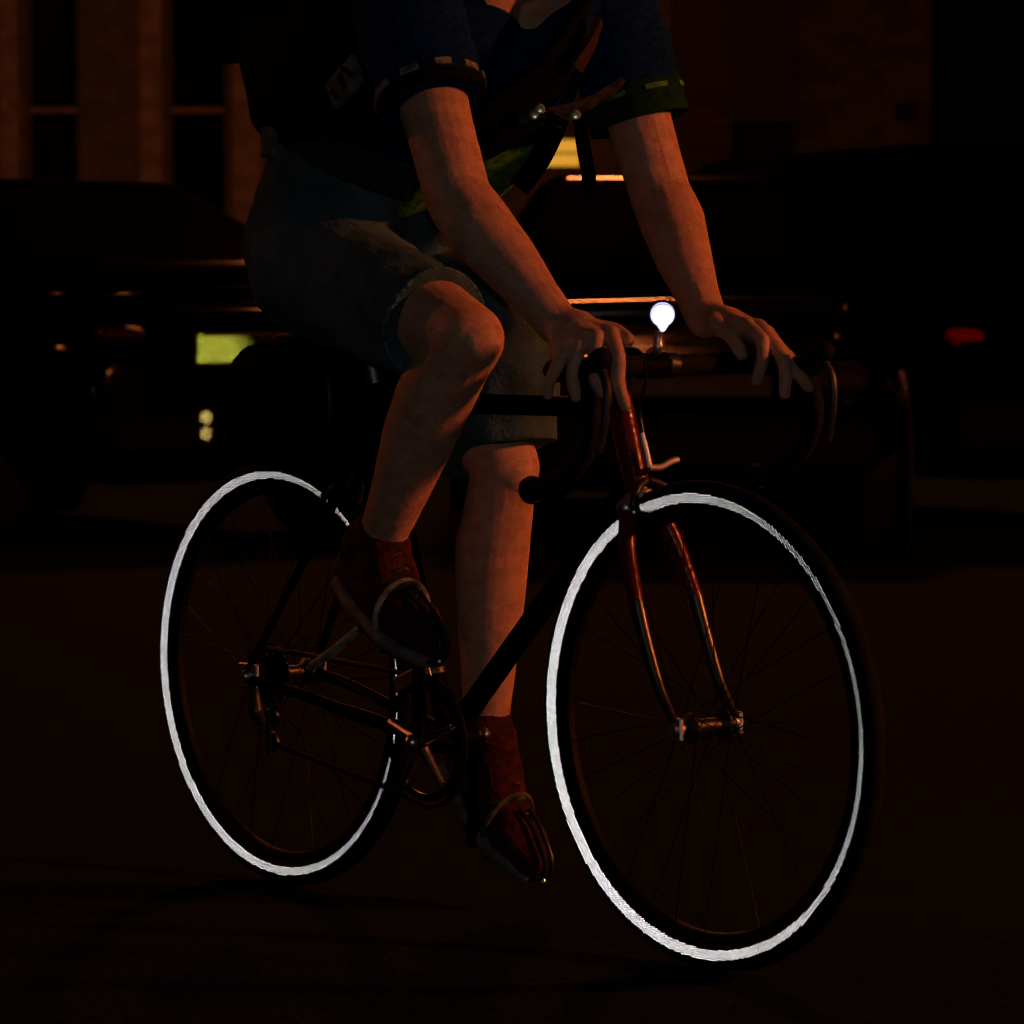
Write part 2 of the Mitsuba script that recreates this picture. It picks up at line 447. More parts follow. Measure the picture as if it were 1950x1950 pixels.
wall_pieces += [box((-6.13, YB + 0.2, (0.14 + wz0) / 2), (15.74, 0.4, wz0 - 0.14)), box((-6.13, YB + 0.2, (wz1 + 9.5) / 2), (15.74, 0.4, 9.5 - wz1))]
obj('wall', cat(*wall_pieces), M('render_wall'), b1, smooth=False)
obj('back_wall', box((-6.13, YB + 4.0, 4.8), (15.74, 0.3, 9.4)), M('render_wall'), b1, smooth=False)
for x0, x1 in WIN:
    sash_window(b1, x0, x1, wz0, wz1, wr, YB)
for x0, x1 in ((-5.62, -5.41), (-4.08, -3.84), (-3.06, -2.76)):
    part_box('pilaster', x0, x1, 0.14, 7.5, YB - 0.05, 0.10, 'stone_trim', b1, 0.01)
part_box('plinth', -14, 1.74, 0.14, 0.72, YB - 0.09, 0.12, 'stone_trim', b1, 0.02)
part_box('cornice', -14, 1.74, 7.6, 7.95, YB - 0.25, 0.30, 'stone_trim', b1, 0.04)
lw = key_for('lit_window', b1)
a, b, c, d = LIT
scene[lw] = mikit.ply(cat(box((a + 0.03, YB + 0.13, (c + d) / 2), (0.06, 0.06, d - c)), box((b - 0.03, YB + 0.13, (c + d) / 2), (0.06, 0.06, d - c)),
                          box(((a + b) / 2, YB + 0.13, c + 0.02), (b - a - 0.12, 0.06, 0.04)), box(((a + b) / 2, YB + 0.13, d - 0.02), (b - a - 0.12, 0.06, 0.04))), M('sash_paint'), smooth=False)
labels[lw] = {'label': 'small casement glowing warm yellow'}
obj('pane', box(((a + b) / 2, YB + 0.14, (c + d) / 2), (b - a - 0.12, 0.02, d - c - 0.08)), M('lamp_clear'), lw, smooth=False, emitter={'type': 'area', 'radiance': rgb((0.72, 0.33, 0.030)), 'sampling_weight': 0.2})
part_box('transom', a + 0.06, b - 0.06, 2.752, 2.775, YB + 0.115, 0.02, 'sash_paint', lw)

b2 = thing('brick_house', 'dark brick house with a deep unlit doorway right of the rider', 'building')
obj('wall', cat(box((2.085, YB + 0.27, 4.8), (0.66, 0.4, 9.3)), box((2.75, YB + 0.27, 6.3), (0.67, 0.4, 6.4)), box((3.1, YB + 0.27, 4.8), (0.03, 0.4, 9.3))), M('mortar'), b2, smooth=False)
bricks = []
for r in range(44):                                          # brick courses proud of the mortar, over the height the picture can show
    z = 0.18 + r * 0.075
    x = 1.76 + (r % 2) * 0.1125 - 0.1125
    while x < 2.41:
        p0, p1 = max(x, 1.758), min(x + 0.215, 2.412)
        if p1 - p0 > 0.03:
            bricks.append(box(((p0 + p1) / 2, YB + 0.07 + RNG.uniform(-0.003, 0.003), z + 0.0325), (p1 - p0, 0.03, 0.065)))
        x += 0.225
obj('brick_courses', cat(*bricks), M('brick'), b2, smooth=False, kind='stuff')
dk = obj('door', box((2.75, YB + 0.42, 1.25), (0.66, 0.05, 2.2), bevel=0.01), M('dark_wood'), b2, smooth=False)
for zc, hh in ((0.62, 0.72), (1.72, 0.98)):
    for xc in (2.60, 2.90):
        obj('panel', box((xc, YB + 0.385, zc), (0.22, 0.03, hh), bevel=0.012), M('dark_wood'), dk, smooth=False)
obj('handle', lathe([(0, 0), (0.022, 0.004), (0.03, 0.03), (0.02, 0.05), (0, 0.055)], (2.47, YB + 0.39, 1.2), (0, -1, 0), 16), M('dull_alloy'), dk)
obj('fanlight', box((2.75, YB + 0.42, 2.72), (0.66, 0.03, 0.66)), M('dark_wood'), b2, smooth=False)
part_box('step', 2.42, 3.08, 0.145, 0.28, YB - 0.25, 0.30, 'stone_trim', b2, 0.02)

b3 = thing('corner_house', 'plain dim wall of the house at the right with black night beyond it', 'building')
obj('wall', box((3.86, YB + 0.15, 4.8), (1.46, 0.4, 9.3)), M('grey_render'), b3, smooth=False)
part_box('pilaster', 3.125, 4.05, 0.14, 7.5, YB - 0.085, 0.03, 'grey_render', b3, 0.008)
part_box('vent_grille', 4.2, 4.42, 3.1, 3.3, YB - 0.08, 0.025, 'dark_wood', b3, 0.004)
part_box('cornice', 3.125, 4.6, 7.6, 7.95, YB - 0.25, 0.18, 'stone_trim', b3, 0.04)

# ------------------------------------------------------------------ parked cars: car-local x forward from the rear, y left, z up
def superring(x, zb, zt, hw, n=28, e=3.2):
    a = np.arange(n) * 2 * np.pi / n
    c, s_ = np.cos(a), np.sin(a)
    y = hw * np.sign(c) * np.abs(c) ** (2 / e)
    z = (zb + zt) / 2 + (zt - zb) / 2 * np.sign(s_) * np.abs(s_) ** (2 / e)
    return np.column_stack([np.full(n, x), y, z])


def loft(rings):
    n = len(rings[0])
    v = np.vstack(rings + [rings[0].mean(0)[None], rings[-1].mean(0)[None]])
    f = []
    for i in range(len(rings) - 1):
        for k in range(n):
            q = (k + 1) % n
            f += [[i * n + k, i * n + q, (i + 1) * n + q], [i * n + k, (i + 1) * n + q, (i + 1) * n + k]]
    for k in range(n):
        q = (k + 1) % n
        f += [[len(v) - 2, q, k], [len(v) - 1, (len(rings) - 1) * n + k, (len(rings) - 1) * n + q]]
    t = trimesh.Trimesh(v, np.array(f), process=False)
    trimesh.repair.fix_normals(t)
    return t


def make_car(name, label, pos, yaw, paint, spec, plate=None, tail='tail_red'):
    """pos: the middle of the rear on the ground; yaw: heading in radians from +x"""
    c = thing(name, label, 'car')
    F, Lf = V(math.cos(yaw), math.sin(yaw), 0), V(-math.sin(yaw), math.cos(yaw), 0)
    R = np.column_stack([F, Lf, (0, 0, 1)])
    P = V(pos[0], pos[1], 0.003)

    def w(t):
        return trimesh.Trimesh(np.asarray(t.vertices) @ R.T + P, t.faces, process=False)
    st = spec['stations']
    xs = np.array([s_[0] for s_ in st])
    fine = np.unique(np.concatenate([np.linspace(xs[0], xs[-1], 40), xs]))
    prof = np.array([np.interp(fine, xs, [s_[k] for s_ in st]) for k in (1, 2, 3)]).T
    obj('body', w(loft([superring(x, a, b, h) for x, (a, b, h) in zip(fine, prof)])), M(paint), c, smooth=50)
    (b0, zb0, h0), (b1_, zb1, h1), (t0, zt0, g0), (t1, zt1, g1) = spec['cabin']
    C = {}
    for nm, (x, z, h) in dict(rb=(b0, zb0, h0), fb=(b1_, zb1, h1), rt=(t0, zt0, g0), ft=(t1, zt1, g1)).items():
        for sgn, l_ in ((1, 'l'), (-1, 'r')):
            C[nm + l_] = V(x, sgn * h, z)
    rr = 0.215
    cen = sum(C.values()) / 8
    roof_mid = [V((t0 + t1) / 2, s_ * (g0 + g1) / 2 * 0.9, zt0 + 0.055) for s_ in (1, -1)]
    hull = m3.Manifold.batch_hull([ball(p + unit(cen - p) * rr, rr, 72) for p in C.values()] + [ball(p - V(0, 0, rr), rr, 72) for p in roof_mid])
    obj('cabin', w(to_tm(hull)), M(paint), c, smooth=40)

    def pane(nm, ids, s0=0.10, out=0.016):
        q = np.array([C[i] for i in ids])
        n = unit(np.cross(q[1] - q[0], q[3] - q[0]))
        if n @ (q.mean(0) - cen) < 0:
            n = -n
        ce = q.mean(0)
        q = ce + (q - ce) * (1 - s0 * 1.6)
        pts = np.vstack([q + n * out, q - n * 0.03])
        obj(nm, w(trimesh.convex.convex_hull(pts)), M('car_glass'), c, smooth=False)
    pane('rear_window', ('rbl', 'rbr', 'rtr', 'rtl'))
    pane('windscreen', ('fbl', 'fbr', 'ftr', 'ftl'))
    for l_ in 'lr':
        m0, m1 = (C['rb' + l_] * 0.5 + C['fb' + l_] * 0.5), (C['rt' + l_] * 0.5 + C['ft' + l_] * 0.5)
        C['m0'], C['m1'] = m0, m1
        pane('side_window', ('rb' + l_, 'm0', 'm1', 'rt' + l_), 0.09)
        pane('side_window', ('m0', 'fb' + l_, 'ft' + l_, 'm1'), 0.09)
        del C['m0'], C['m1']
    for x in spec['axles']:
        for s_ in (1, -1):
            hw = spec['hw']
            wh = key_for('wheel', c)
            ty = lathe([(0.20, -0.09), (0.28, -0.10), (0.31, -0.085), (0.318, -0.05), (0.318, 0.05), (0.31, 0.085), (0.28, 0.10), (0.20, 0.09)], (x, s_ * (hw - 0.09), 0.318), (0, 1, 0), 40, closed=True)
            scene[wh] = mikit.ply(w(ty), M('rubber'), smooth=35)
            rim = [lathe([(0, 0.03), (0.05, 0.035), (0.07, 0.02), (0.19, 0.0), (0.205, 0.03), (0.205, -0.08), (0, -0.08)], (x, s_ * (hw - 0.05), 0.318), (0, s_, 0), 32)]
            for k in range(5):
                a = k * 2 * np.pi / 5
                rim.append(box((x + 0.12 * math.cos(a), s_ * (hw - 0.03), 0.318 + 0.12 * math.sin(a)), (0.15, 0.03, 0.05), np.array([[math.cos(a), 0, -math.sin(a)], [0, 1, 0], [math.sin(a), 0, math.cos(a)]]), 0.008))
            obj('rim', w(cat(*rim)), M('dull_alloy'), wh, smooth=30)
            arch = lathe([(0.322, 0.0), (0.375, 0.0), (0.385, 0.012), (0.375, 0.024), (0.322, 0.024)], (x, s_ * (hw - 0.012), 0.325), (0, s_, 0), 40, closed=True)
            obj('wheel_arch', w(arch), M('black_plastic'), c)
    x0, x1 = xs[0], xs[-1]
    hwr, hwf = st[0][3], st[-1][3]
    obj('rear_bumper', w(box((x0 + 0.02, 0, spec['zbump']), (0.20, 2 * hwr + 0.12, 0.24), bevel=0.06)), M('bumper_black'), c, smooth=40)
    obj('front_bumper', w(box((x1 - 0.03, 0, spec['zbump'] - 0.02), (0.20, 2 * hwf + 0.16, 0.24), bevel=0.06)), M('bumper_black'), c, smooth=40)
    zl = spec['ztail']
    for s_ in (1, -1):
        obj('tail_light', w(box((x0 + 0.055, s_ * (hwr - 0.075 + (0.22 - spec['wtail']) / 2), zl), (0.13, spec['wtail'], 0.065), bevel=0.025)), M(tail), c, smooth=40)
        obj('headlight', w(box((x1 - 0.10, s_ * (hwf - 0.09), spec['zhead']), (0.16, 0.28, 0.13), bevel=0.04)), M('lamp_clear'), c, smooth=40)
        obj('wing_mirror', w(to_tm(chain([((b1_ - 0.42, s_ * (h1 + 0.10), zb1 + 0.08), 0.06), ((b1_ - 0.40, s_ * (h1 + 0.20), zb1 + 0.09), 0.065)], 20))), M(paint), c)
        for x in spec['handles']:
            obj('door_handle', w(box((x, s_ * (spec['hw'] - 0.012), zb0 - 0.10), (0.17, 0.03, 0.028), bevel=0.008)), M('black_plastic'), c)
    obj('grille', w(box((x1 + 0.005, 0, spec['zhead'] - 0.02), (0.05, 0.62, 0.10), bevel=0.015)), M('black_plastic'), c)
    if spec.get('lip'):
        za, zc = spec['lip']
        lipp = [V(1.15, hwr + .17, za - .03), V(.55, hwr + .185, za - .01), V(.20, hwr + .10, za), V(.09, hwr - .06, za + .008), V(.05, 0, za + .018)]
        lipp = np.array(lipp + [p * V(1, -1, 1) for p in lipp[-2::-1]])
        obj('boot_lip', w(tube(spline(lipp, 10), .030, 16)), M('car_black'), c)
        cw = [V(3.26, y, zc + .02 * math.cos(1.3 * y) + .02 * y) for y in np.linspace(-.66, .66, 23)]
        obj('scuttle', w(tube(cw, .055, 18)), M('car_trim'), c)
    if plate:
        zc, hw_, hh = plate
        pk = obj('number_plate', w(box((x0 - 0.030, 0, zc), (0.012, 2 * hw_ + 0.02, 2 * hh + 0.02))), M('black_plastic'), c, smooth=False, label='yellow reflective number plate')
        nrm, cen_ = -F, P + R @ V(x0 - 0.040, 0, zc)
        cant = unit(nrm + 0.9 * unit(V(0, 0, 0.9) - cen_))

        def ins(p):
            d_ = p - cen_
            return (np.abs(d_ @ Lf) < hw_) & (np.abs(d_[:, 2]) < hh)
        obj('reflective_sheet', corner_cubes(cen_, nrm, cant, ins, hw_ * 1.1, 0.0065), M('yellow_cubes'), pk, smooth=False)
    return c, P, R


SEDAN = dict(stations=[(0, .46, .78, .62), (.05, .32, .93, .72), (.18, .27, .975, .79), (.5, .24, .99, .845), (1.2, .22, .985, .87), (2.9, .22, .95, .87), (3.3, .22, .90, .86), (3.9, .25, .80, .82), (4.2, .30, .70, .74), (4.32, .40, .60, .62)],
             cabin=[(.62, .93, .75), (3.08, .90, .74), (1.42, 1.345, .54), (2.56, 1.350, .54)], axles=(.86, 3.5), hw=.865, lip=(.992, .915), zbump=.46, ztail=.845, wtail=.20, zhead=.68, handles=(1.5, 2.4))
ESTATE = dict(stations=[(0, .42, .90, .66), (.06, .30, 1.02, .76), (.3, .25, 1.05, .86), (1.2, .24, 1.05, .90), (2.9, .24, 1.02, .90), (3.4, .24, .97, .88), (3.95, .27, .88, .83), (4.25, .34, .76, .74), (4.36, .42, .66, .62)],
              cabin=[(.06, .98, .78), (3.35, .98, .78), (.50, 1.45, .58), (2.4, 1.46, .58)], axles=(.80, 3.5), hw=.895, zbump=.48, ztail=.835, wtail=.17, zhead=.72, handles=(1.4, 2.35))

carA, PA, RA = make_car('parked_car', 'dark saloon at the left with a yellow number plate on its tail', (-1.02, 14.25), math.pi / 2 + 0.58, 'car_dull', SEDAN, plate=(0.79, 0.26, 0.053))
for k, zz in enumerate((0.525, 0.463)):
    cen = PA + RA @ V(-0.092, 0.255, zz)
    nrm = -RA[:, 0]
    rk = obj('bumper_reflector', lathe([(0, 0), (0.026, 0), (0.028, 0.006), (0.028, 0.016), (0, 0.016)], cen - nrm * 0.014, nrm, 24), M('black_plastic'), carA, label='small round amber reflector on the rear bumper')
    obj('reflective_sheet', corner_cubes(cen + nrm * 0.006, nrm, unit(nrm + 0.9 * unit(-cen)), lambda p: np.linalg.norm(p - (cen + nrm * 0.006), axis=1) < 0.026, 0.03, 0.004), M('amber_cubes'), rk, smooth=False)
carB, PB, RB = make_car('parked_car', 'black car behind the rider whose rounded roof catches orange lamplight', (0.68, 17.6), -math.pi / 2 - 0.01, 'car_black', SEDAN)
carC, PC, RC = make_car('parked_car', 'tall dark estate car at the far right with red tail lamps', (2.35, 14.6), math.pi / 2 + 0.45, 'car_dark_red', ESTATE, tail='tail_red_bright')

# ------------------------------------------------------------------ bicycle: local u forward from the rear hub, v to the rider's left, w up from the road
BO = V(-.3583, 5.7414, 0)
PSI, LEAN = -.8820, .018
FW = V(math.cos(PSI), math.sin(PSI), 0)
_l0 = V(-math.sin(PSI), math.cos(PSI), 0)
LF = _l0 * math.cos(LEAN) + V(0, 0, 1) * math.sin(LEAN)
UP = V(0, 0, 1) * math.cos(LEAN) - _l0 * math.sin(LEAN)
BR = np.column_stack([FW, LF, UP])
TYRE_R, WHEELBASE = 0.338, 0.992


def L(t):
    """bike-local mesh to the world"""
    if hasattr(t, 'to_mesh'):
        t = to_tm(t)
    return trimesh.Trimesh(np.asarray(t.vertices) @ BR.T + BO, t.faces, process=False)


bike = thing('bicycle', 'black road bicycle with red fork and white reflective rings on both tyres', 'bicycle')


def bpart(name, mesh, mat, parent=None, smooth=35, **k):
    return obj(name, L(mesh), M(mat), parent or bike, smooth=smooth, **k)


SIDE = V(0, -1, 0)                                          # near side of the bicycle (the rider's right)
for wi, hub in enumerate((V(0, 0, TYRE_R), V(WHEELBASE, 0, TYRE_R))):
    wk = key_for('wheel', bike)
    labels[wk] = {'label': ['rear wheel with chain sprockets', 'front wheel turned towards the viewer'][wi]}
    half = [(.302, .0085), (.3075, .0112), (.314, .0135), (.322, .0155), (.3285, .0146), (.3335, .0110), (.3367, .0058), (.338, 0)]
    prof = [(r, -x) for r, x in half] + [(r, x) for r, x in half[-2::-1]]
    scene[wk + '__tyre'] = mikit.ply(L(lathe(prof, hub, (0, 1, 0), 160, closed=True)), M('rubber'), smooth=40)
    # the reflective ring: a band of mirror cube corners on the near flank of the tyre, each canted towards the riding direction
    ring = cube_corner_band(hub, .3080, .3200, .0126, .0176, 0.19) if wi == 0 else cube_corner_band(hub, .3072, .3208, .0122, .0179, 0.25)
    scene[wk + '__reflective_ring'] = mikit.ply(L(ring), M('mirror_cubes'), smooth=False)
    labels[wk + '__reflective_ring'] = {'label': 'glowing white reflective ring on the tyre'}
    rim = [(.304, -.0085), (.304, .0085), (.291, .0092), (.286, .006), (.2845, 0), (.286, -.006), (.291, -.0092)]
    scene[wk + '__rim'] = mikit.ply(L(lathe(rim, hub, (0, 1, 0), 128, closed=True)), M('chain_grime'), smooth=40)
    hw = (.065, .05)[wi]
    hubp = [(0, -hw), (.008, -hw), (.009, -hw + .012), (.020, -hw + .016), (.021, -hw + .022), (.011, -hw + .03), (.010, hw - .03), (.021, hw - .022), (.020, hw - .016), (.009, hw - .012), (.008, hw), (0, hw)]
    scene[wk + '__hub'] = mikit.ply(L(lathe(hubp, hub, (0, 1, 0), 28)), M('dull_alloy'), smooth=35)
    for s_ in (1, -1):
        obj('axle_nut', L(lathe([(0, 0), (.010, 0), (.011, .004), (.011, .010), (.007, .016), (0, .017)], hub + V(0, s_ * (hw - .002), 0), (0, s_, 0), 20)), M('chrome'), wk)
    for k in range(32):                                     # laced spokes, each its own piece
        a = k * 2 * np.pi / 32 + 0.05 + 0.11 * wi
        s_ = 1 if k % 2 else -1
        ha = a + (0.95 if (k // 2) % 2 else -0.95)
        p = hub + V(.0195 * math.cos(ha), s_ * (hw - .019), .0195 * math.sin(ha))
        q = hub + V(.286 * math.cos(a), s_ * .002, .286 * math.sin(a))
        obj('spoke', L(tube([p, q], .0009, 5)), M('steel_dark'), wk, smooth=True)
    if wi == 0:
        for k, (r_, v_) in enumerate(((.052, -.024), (.046, -.029), (.041, -.034), (.036, -.039), (.031, -.044))):
            pts = []
            nt = int(r_ * 520)
            for t_ in range(nt * 2):
                rr = r_ if t_ % 2 else r_ - .006
                pts.append((rr * math.cos(np.pi * t_ / nt), rr * math.sin(np.pi * t_ / nt)))
            obj('sprocket', L(prism(pts, -.001, .001, np.column_stack([(1, 0, 0), (0, 0, 1), (0, -1, 0)]), hub + V(0, v_, 0))), M('steel_dark'), wk, smooth=False)

# frame
BBc, ST, HT, HB = V(.420, 0, .270), V(.258, 0, .785), V(.812, 0, .800), V(.856, 0, .655)
sdir = unit(ST - BBc)
bpart('top_tube', tube([ST + V(.01, 0, -.012), HT + V(.006, 0, -.028)], .0148, 20), 'black_paint')
bpart('down_tube', tube([BBc, HB + V(-.005, 0, .022)], .0172, 20), 'black_paint')
bpart('seat_tube', tube([BBc, ST], .0146, 20), 'black_paint')
bpart('head_tube', tube([HB, HT], .0185, 24), 'red_paint', label='red head tube')
bpart('bottom_bracket', cyl(BBc - V(0, .037, 0), BBc + V(0, .037, 0), .0205, 28, .002), 'black_paint')
for s_ in (1, -1):
    bpart('seat_stay', tube(spline([ST + V(.012, s_ * .020, -.012), V(.19, s_ * .034, .622), V(.09, s_ * .052, .475), V(.0, s_ * .066, TYRE_R + .01)], 6), [.0075] * 12 + [.0065] * 7, 12), 'black_paint')
    bpart('chain_stay', tube(spline([BBc + V(-.01, s_ * .020, 0), V(.26, s_ * .040, .293), V(.12, s_ * .056, .318), V(.0, s_ * .066, TYRE_R - .004)], 6), [.0110] * 8 + [.0085] * 11, 12), 'black_paint')
    bpart('dropout', box(V(.0, s_ * .066, TYRE_R), (.05, .006, .04), bevel=.002), 'chrome', smooth=False)
    pts = spline([HB + V(.012, s_ * .030, -.028), V(.885, s_ * .047, .575), V(.911, s_ * .055, .508)], 8)
    bpart('fork_blade', tube(pts, np.linspace(.0125, .0112, len(pts)), 16), 'red_paint', label='red upper fork blade')
    pts = spline([V(.911, s_ * .055, .508), V(.934, s_ * .056, .446), V(.960, s_ * .056, .388), V(.990, s_ * .056, TYRE_R + .006)], 8)
    bpart('fork_tip', tube(pts, np.linspace(.0113, .0068, len(pts)), 16), 'fork_chrome', label='chromed lower fork blade')
    bpart('fork_dropout', box(V(.991, s_ * .0555, TYRE_R), (.026, .007, .032), bevel=.002), 'chrome', smooth=False)
crown = m3.Manifold.batch_hull([ball(HB + V(.008, s_ * .030, -.020), .0135, 20) for s_ in (1, -1)] + [ball(HB + V(.004, 0, -.010), .019, 20)])
bpart('fork_crown', crown, 'chrome')
hd = unit(HT - HB)
for p, s_ in ((HB, -1), (HT, 1)):
    bpart('headset_cup', lathe([(0, 0), (.0205, 0), (.0225, .004), (.0225, .011), (.018, .016), (0, .016)], p, hd * s_, 28), 'chrome')
SC = V(.884, 0, .832)                                        # handlebar clamp
bpart('stem', tube(spline([HT + hd * .014, HT + hd * .050, HT + hd * .060 + V(.02, 0, .001), SC + V(-.012, 0, 0)], 8), .0125, 16), 'black_paint')
bpart('stem_clamp', cyl(SC + V(0, -.021, 0), SC + V(0, .021, 0), .0185, 24, .002), 'black_paint')


def bar_side(s_):
    return [SC, SC + V(0, s_ * .10, 0), SC + V(.002, s_ * .165, 0), SC + V(.022, s_ * .193, -.002), SC + V(.065, s_ * .204, -.006), SC + V(.100, s_ * .206, -.028),
            SC + V(.112, s_ * .206, -.068), SC + V(.096, s_ * .206, -.112), SC + V(.060, s_ * .207, -.142), SC + V(.018, s_ * .208, -.158), SC + V(-.006, s_ * .208, -.163)]


barp = np.vstack([spline(bar_side(-1), 8)[::-1], spline(bar_side(1), 8)[1:]])
bpart('handlebar', tube(barp, .0150, 14), 'bar_tape')
for s_ in (1, -1):
    hp = SC + V(.098, s_ * .206, -.020)
    hood = to_tm(chain([(hp + V(-.022, 0, .012), .0165), (hp + V(.012, 0, .018), .0175), (hp + V(.036, 0, .036), .015)], 20))
    bk = bpart('brake_lever', hood, 'bar_tape', label='dark hood of the brake lever')
    pts = spline([hp + V(.034, 0, .026), hp + V(.050, s_ * .002, -.004), hp + V(.048, s_ * .004, -.045), hp + V(.036, s_ * .006, -.088)], 8)
    obj('blade', L(tube(pts, np.linspace(.0065, .0055, len(pts)), 10)), M('dull_alloy'), bk)
bpart('brake_cable', tube(spline([SC + V(.10, -.19, .03), SC + V(.075, -.09, .025), SC + V(.03, -.035, -.015), V(.868, -.006, .772), V(.870, -.002, .735)], 8), .0024, 8), 'black_plastic')
# front brake: cable yoke, straddle wires, two arms with pads
fb = bpart('front_brake', tube([V(.868, -.004, .738), V(.873, 0, .712), V(.879, .001, .690)], [.0045, .0052, .0048], 12), 'alloy', label='pale alloy front brake')
obj('arm', L(tube(spline([V(.879, .0, .690), V(.884, .016, .690), V(.888, .032, .697), V(.890, .044, .700)], 6), [.0050] * 19, 12)), M('alloy'), fb)
for s_ in (1, -1):
    obj('arm', L(tube(spline([V(.876, s_ * .004, .672), V(.884, s_ * .026, .662), V(.886, s_ * .036, .642), V(.885, s_ * .031, .626)], 6), [.0055] * 19, 12)), M('dull_alloy'), fb)
    obj('brake_pad', L(box(V(.886, s_ * .0205, .624), (.048, .011, .011), bevel=.003)), M('rubber'), fb, smooth=False)
    obj('pad_bolt', L(lathe([(0, 0), (.005, 0), (.0055, .003), (.003, .006), (0, .0065)], V(.886, s_ * .0345, .630), (0, s_, 0), 14)), M('chrome'), fb)
rb = bpart('rear_brake', to_tm(chain([(V(.185, 0, .668), .010), (V(.178, 0, .645), .012)], 16)), 'dull_alloy')
for s_ in (1, -1):
    obj('arm', L(tube(spline([V(.178, s_ * .004, .648), V(.172, s_ * .030, .640), V(.158, s_ * .034, .612), V(.152, s_ * .028, .596)], 6), .0055, 10)), M('dull_alloy'), rb)
    obj('brake_pad', L(box(V(.152, s_ * .0205, .597), (.045, .011, .011), np.array([[.87, 0, .5], [0, 1, 0], [-.5, 0, .87]]), .003)), M('rubber'), rb, smooth=False)
# seat
bpart('seat_post', tube([ST - sdir * .04, ST + sdir * .105], .0136, 24), 'chrome', label='chromed seat post')
bpart('seat_clamp', cyl(ST - sdir * .010, ST + sdir * .012, .0185, 24, .002), 'black_paint')
sad = union([m3.Manifold.batch_hull([ball(V(.115, .055, .905), .026), ball(V(.115, -.055, .905), .026), ball(V(.20, .030, .905), .024), ball(V(.20, -.030, .905), .024)]),
             m3.Manifold.batch_hull([ball(V(.20, .030, .905), .024), ball(V(.20, -.030, .905), .024), ball(V(.345, 0, .900), .019)])])
sd = bpart('saddle', soft(sad, .01, 8), 'black_plastic', smooth=True)
for s_ in (1, -1):
    obj('rail', L(tube(spline([V(.125, s_ * .035, .895), V(.17, s_ * .022, .872), V(.27, s_ * .020, .872), V(.33, s_ * .008, .893)], 6), .0036, 8)), M('chrome'), sd)
# drive train
ck = bpart('chainring', lathe([(.079, -.0018), (.0880, -.0018), (.0905, 0), (.0880, .0018), (.079, .0018)], V(.420, -.046, .270), (0, 1, 0), 96, closed=True), 'steel_dark')
for k in range(5):
    a = k * 2 * np.pi / 5 + 0.35
    e = V(math.cos(a), 0, math.sin(a))
    obj('spider_arm', L(tube([V(.420, -.054, .270) + e * .014, V(.420, -.051, .270) + e * .080], [.009, .0055], 10)), M('bright_chrome'), ck)
    obj('ring_bolt', L(lathe([(0, 0), (.0055, 0), (.006, .002), (.003, .0045), (0, .005)], V(.420, -.0495, .270) + e * .079, (0, -1, 0), 14)), M('bright_chrome'), ck)
CR, CL = V(.460, -.100, .438), V(.372, .098, .101)            # pedal axles
for s_, ax, v0 in ((-1, CR, -.053), (1, CL, .050)):
    a, b = V(.420, v0, .270), V(ax[0], s_ * .082, ax[2])
    cr = bpart('crank_arm', to_tm(union([chain([(a, .0125), (a + (b - a) * .5 + V(0, s_ * .004, 0), .0098), (b, .0105)], 16), ball(a, .0165, 20)])), 'steel_dark')
    obj('crank_bolt', L(lathe([(0, 0), (.0105, 0), (.0125, .003), (.0120, .008), (.008, .013), (.003, .0155), (0, .016)], a + V(0, s_ * .012, 0), (0, s_, 0), 24)), M('bright_chrome'), cr)
chain_hi = [V(.420 + .098 * math.cos(t), -.046, .270 + .098 * math.sin(t)) for t in np.linspace(1.72, -1.50, 24)]
chain_lo = [V(.035, -.036, .228), V(.012, -.036, .235), V(.004, -.036, .252), V(.022, -.036, .272), V(.035, -.036, .290)]
chain_rear = [V(.043 * math.cos(t), -.036, TYRE_R + .043 * math.sin(t)) for t in np.linspace(-1.9, -4.55, 14)]
cp = np.vstack([chain_hi, [V(.30, -.044, .195), V(.16, -.040, .212)], chain_lo, chain_rear, [V(.15, -.040, .376)]])
bpart('chain', tube(cp, .0042, 6, closed=True), 'chain_grime')
rd = bpart('rear_derailleur', to_tm(chain([(V(.010, -.066, .318), .010), (V(.022, -.070, .285), .012), (V(.020, -.060, .268), .009)], 14)), 'dull_alloy')
obj('cage', L(box(V(.018, -.042, .248), (.012, .004, .075), bevel=.002)), M('dull_alloy'), rd, smooth=False)
for zz in (.272, .232):
    obj('jockey_wheel', L(cyl(V(.018, -.0395, zz), V(.018, -.0325, zz), .017, 20, .001)), M('black_plastic'), rd)
fd = bpart('front_derailleur', cat(box(V(.392, -.052, .362), (.075, .003, .022), np.array([[.93, 0, -.36], [0, 1, 0], [.36, 0, .93]]), .001), box(V(.392, -.038, .362), (.075, .003, .026), np.array([[.93, 0, -.36], [0, 1, 0], [.36, 0, .93]]), .001)), 'chrome', smooth=False)
obj('clamp', L(cyl((BBc + sdir * .105) - sdir * .009, (BBc + sdir * .105) + sdir * .009, .0175, 20, .002)), M('dull_alloy'), fd)
